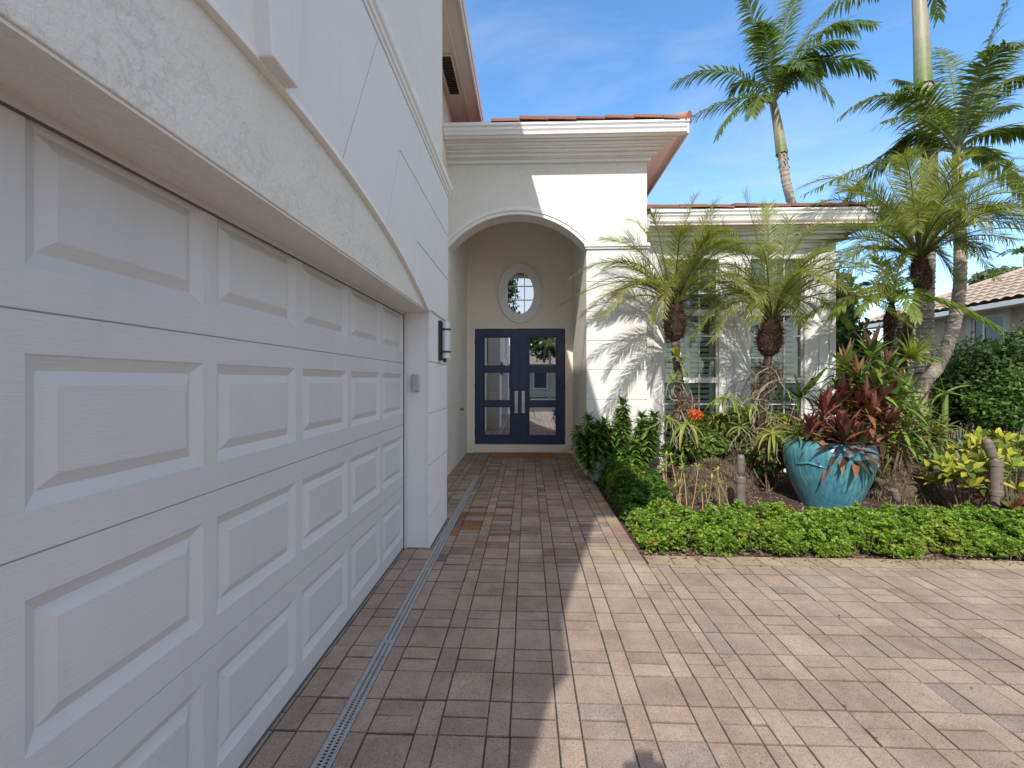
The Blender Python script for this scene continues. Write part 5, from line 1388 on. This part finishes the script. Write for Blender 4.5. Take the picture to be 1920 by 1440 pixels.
# trees behind the camera, mirrored in the oval window and doors
for (x, y, h, sd, lab) in ((-3.1,-17,12.5,110,'broad dark tree across the street reflected in the oval window'),(2.6,-21,9.0,111,'second leafy tree across the street reflected in the doors')):
    shrub('street_tree', lab, 'tree', [(x,y,h*.72,2.3,2.0,2.8),(x-1.2,y+.5,h*.55,1.6,1.6,1.6),(x+1.1,y-.4,h*.5,1.5,1.5,1.4)], 6000, .28, HC, sd, rim=.2, stems=3)
rg = random.Random(120); C = V(1.35,-9.5,3.4); t = empty('date_palm', (C.x, C.y, 0)); tag(t, 'pygmy date palm across the driveway reflected in the right door', 'palm')
m = MB(); rm = MB()
for k in range(26):
    a = k*2.4; e = rg.random(); r = 1.5*(.6+.4*e); frond(m, rm, C, C+V(cos(a)*r*.5,sin(a)*r*.5,.9), C+V(cos(a)*r,sin(a)*r,1.0-1.6*e), 40, .3, .02, G_PYG, rg)
cr = pp(m, 'crown', M['frond'], t); o = rm.build('frond_stem', M['frond']); o.parent = cr
m = MB(); bark(m, [V(C.x,C.y,-.05), V(C.x+.05,C.y,1.6), C], .09, .08, rg); pp(m, 'trunk', M['trunk_ring'], t)

# ================================================================== BOLLARD LIGHTS
def bollard(label, px, Y, ptop, pcap, tilt=(0,0), r=.045, collar=True):
    c = P(px, 900, Y); x, y = c.x, c.y; zt = WZ(ptop, x, y); zc = WZ(pcap, x, y)
    t = empty('bollard_light', (x,y,0)); tag(t, label, 'garden light', 'bronze garden lights in the bed')
    m = MB(); m.lathe([(0,-.05),(r*1.02,-.05),(r*1.02,zc-.07),(r*1.16,zc-.065),(r*1.16,zc-.01),(r*1.05,zc),(0,zc)], (x,y,0), 24)
    if collar: m.lathe([(r*1.03,zc*.42),(r*1.15,zc*.43),(r*1.15,zc*.50),(r*1.03,zc*.51)], (x,y,0), 24)
    pp(m, 'post', M['bronze'], t, smooth=False)
    m = MB(); m.tube([(x,y,zc-.005),(x+tilt[0]*.2,y,zc+.03)], .016, 10); pp(m, 'knuckle', M['steel'], t)
    ax = V(tilt[0], tilt[1], 1).normalized(); L = zt-zc-.02; b = V(x+tilt[0]*.1, y, zc+.02)
    m = MB(); m.lathe([(0,0),(r*.6,.0),(r*.82,L*.12),(r*.88,L*.55),(r*.90,L*.56),(r*.90,L*.62),(r*.86,L*.63),(r*.84,L*.85),(r*.6,L*.98),(0,L)], b, 24, axis=ax); pp(m, 'lamp_head', M['bronze'], t)
bollard('first bronze bollard light with upright head before the mossy mound', 1389, 5.0, 852, 893, (0,0), .047, False)
bollard('tall right bronze bollard light with tilted head and clamped collar', 1868, 4.95, 820, 862, (-.35,0), .052, True)
c = P(1683, 945, 5.15); t = empty('spotlight', (c.x,c.y,0)); tag(t, 'small tilted bronze spotlight on a short base right of the pot', 'garden light', 'bronze garden lights in the bed')
m = MB(); m.lathe([(0,-.03),(.06,-.03),(.062,.10),(.05,.115),(0,.12)], (c.x,c.y,0), 20); pp(m, 'base', M['bronze'], t)
m = MB(); m.tube([(c.x,c.y,.11),(c.x-.005,c.y,.16)], .01, 8); m.tube([(c.x-.01,c.y+.02,.16),(c.x-.05,c.y+.2,.52),(c.x-.16,c.y+.35,.65)], .004, 5); pp(m, 'knuckle', M['black'], t)
m = MB(); m.lathe([(0,0),(.030,.0),(.038,.03),(.040,.13),(.036,.135),(0,.125)], (c.x,c.y,.16), 20, axis=(-.35,0,1)); pp(m, 'lamp_head', M['bronze'], t)

# ================================================================== WORLD, SUN, CAMERA
D = V(.25, 1.0, -.87)
w = bpy.data.worlds.new('World'); SC.world = w; w.use_nodes = True; nt = w.node_tree; bg = nt.nodes['Background']
sky = nt.nodes.new('ShaderNodeTexSky'); sky.sky_type = 'NISHITA'; sky.sun_disc = False
sky.sun_elevation = atan2(.87, sqrt(1+.0625)); sky.sun_rotation = atan2(-.25, -1.0); sky.air_density = 1.0; sky.dust_density = .6; sky.ozone_density = 1.6
tc = nt.nodes.new('ShaderNodeTexCoord'); mp = nt.nodes.new('ShaderNodeMapping'); mp.inputs['Scale'].default_value = (1.0, 1.0, 3.2); mp.inputs['Rotation'].default_value = (.1,.25,.3)
nz = nt.nodes.new('ShaderNodeTexNoise'); nz.inputs['Scale'].default_value = 2.6; nz.inputs['Detail'].default_value = 8; nz.inputs['Roughness'].default_value = .58; nz.inputs['Distortion'].default_value = .5
nt.links.new(tc.outputs['Generated'], mp.inputs[0]); nt.links.new(mp.outputs[0], nz.inputs['Vector'])
rp = nt.nodes.new('ShaderNodeValToRGB'); rp.color_ramp.elements[0].position = .46; rp.color_ramp.elements[1].position = .85; rp.color_ramp.elements[1].color = (.36,.36,.36,1)
nt.links.new(nz.outputs['Fac'], rp.inputs[0])
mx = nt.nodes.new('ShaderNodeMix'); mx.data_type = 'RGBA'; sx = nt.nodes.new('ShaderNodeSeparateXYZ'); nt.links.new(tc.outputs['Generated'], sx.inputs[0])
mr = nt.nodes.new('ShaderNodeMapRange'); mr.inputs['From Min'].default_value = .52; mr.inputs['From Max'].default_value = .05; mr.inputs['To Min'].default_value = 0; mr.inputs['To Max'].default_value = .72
nt.links.new(sx.outputs['Y'], mr.inputs['Value'])   # bright cloud added out of view, behind and beside camera, to warm ambient light
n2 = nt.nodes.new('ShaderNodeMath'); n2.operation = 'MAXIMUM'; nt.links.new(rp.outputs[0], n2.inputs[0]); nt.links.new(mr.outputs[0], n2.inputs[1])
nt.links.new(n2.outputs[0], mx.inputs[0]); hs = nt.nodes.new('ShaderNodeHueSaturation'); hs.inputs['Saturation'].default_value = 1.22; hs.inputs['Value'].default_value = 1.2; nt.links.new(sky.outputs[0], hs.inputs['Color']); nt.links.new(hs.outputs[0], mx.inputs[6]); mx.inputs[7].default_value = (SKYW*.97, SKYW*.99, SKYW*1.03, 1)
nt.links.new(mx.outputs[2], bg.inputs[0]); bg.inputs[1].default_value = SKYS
sl = bpy.data.lights.new('sun', 'SUN'); sl.energy = SUN; sl.angle = radians(.53); sl.color = (1, .94, .84)
so = bpy.data.objects.new('sun', sl); COL.objects.link(so); so.rotation_euler = D.to_track_quat('-Z', 'Y').to_euler(); so.location = (-3,-10,12)
cam = bpy.data.cameras.new('camera'); co = bpy.data.objects.new('camera', cam); COL.objects.link(co)
cam.sensor_width = 36; cam.lens = 36*F/1920; cam.shift_y = -(720-CY)/1920; cam.clip_end = 2000; cam.clip_start = .02
co.location = (0,0,H0); co.rotation_euler = (pi/2, 0, TH)
SC.camera = co
vs_ = SC.view_settings; vs_.view_transform = 'Standard'; vs_.look = 'None'; vs_.exposure = EXPO; vs_.gamma = 1
SC.cycles.max_bounces = 10; SC.cycles.diffuse_bounces = 5; SC.cycles.glossy_bounces = 4; SC.cycles.transparent_max_bounces = 12; SC.cycles.transmission_bounces = 4
SC.cycles.sample_clamp_indirect = 8
try: SC.cycles.use_denoising = True
except Exception: pass
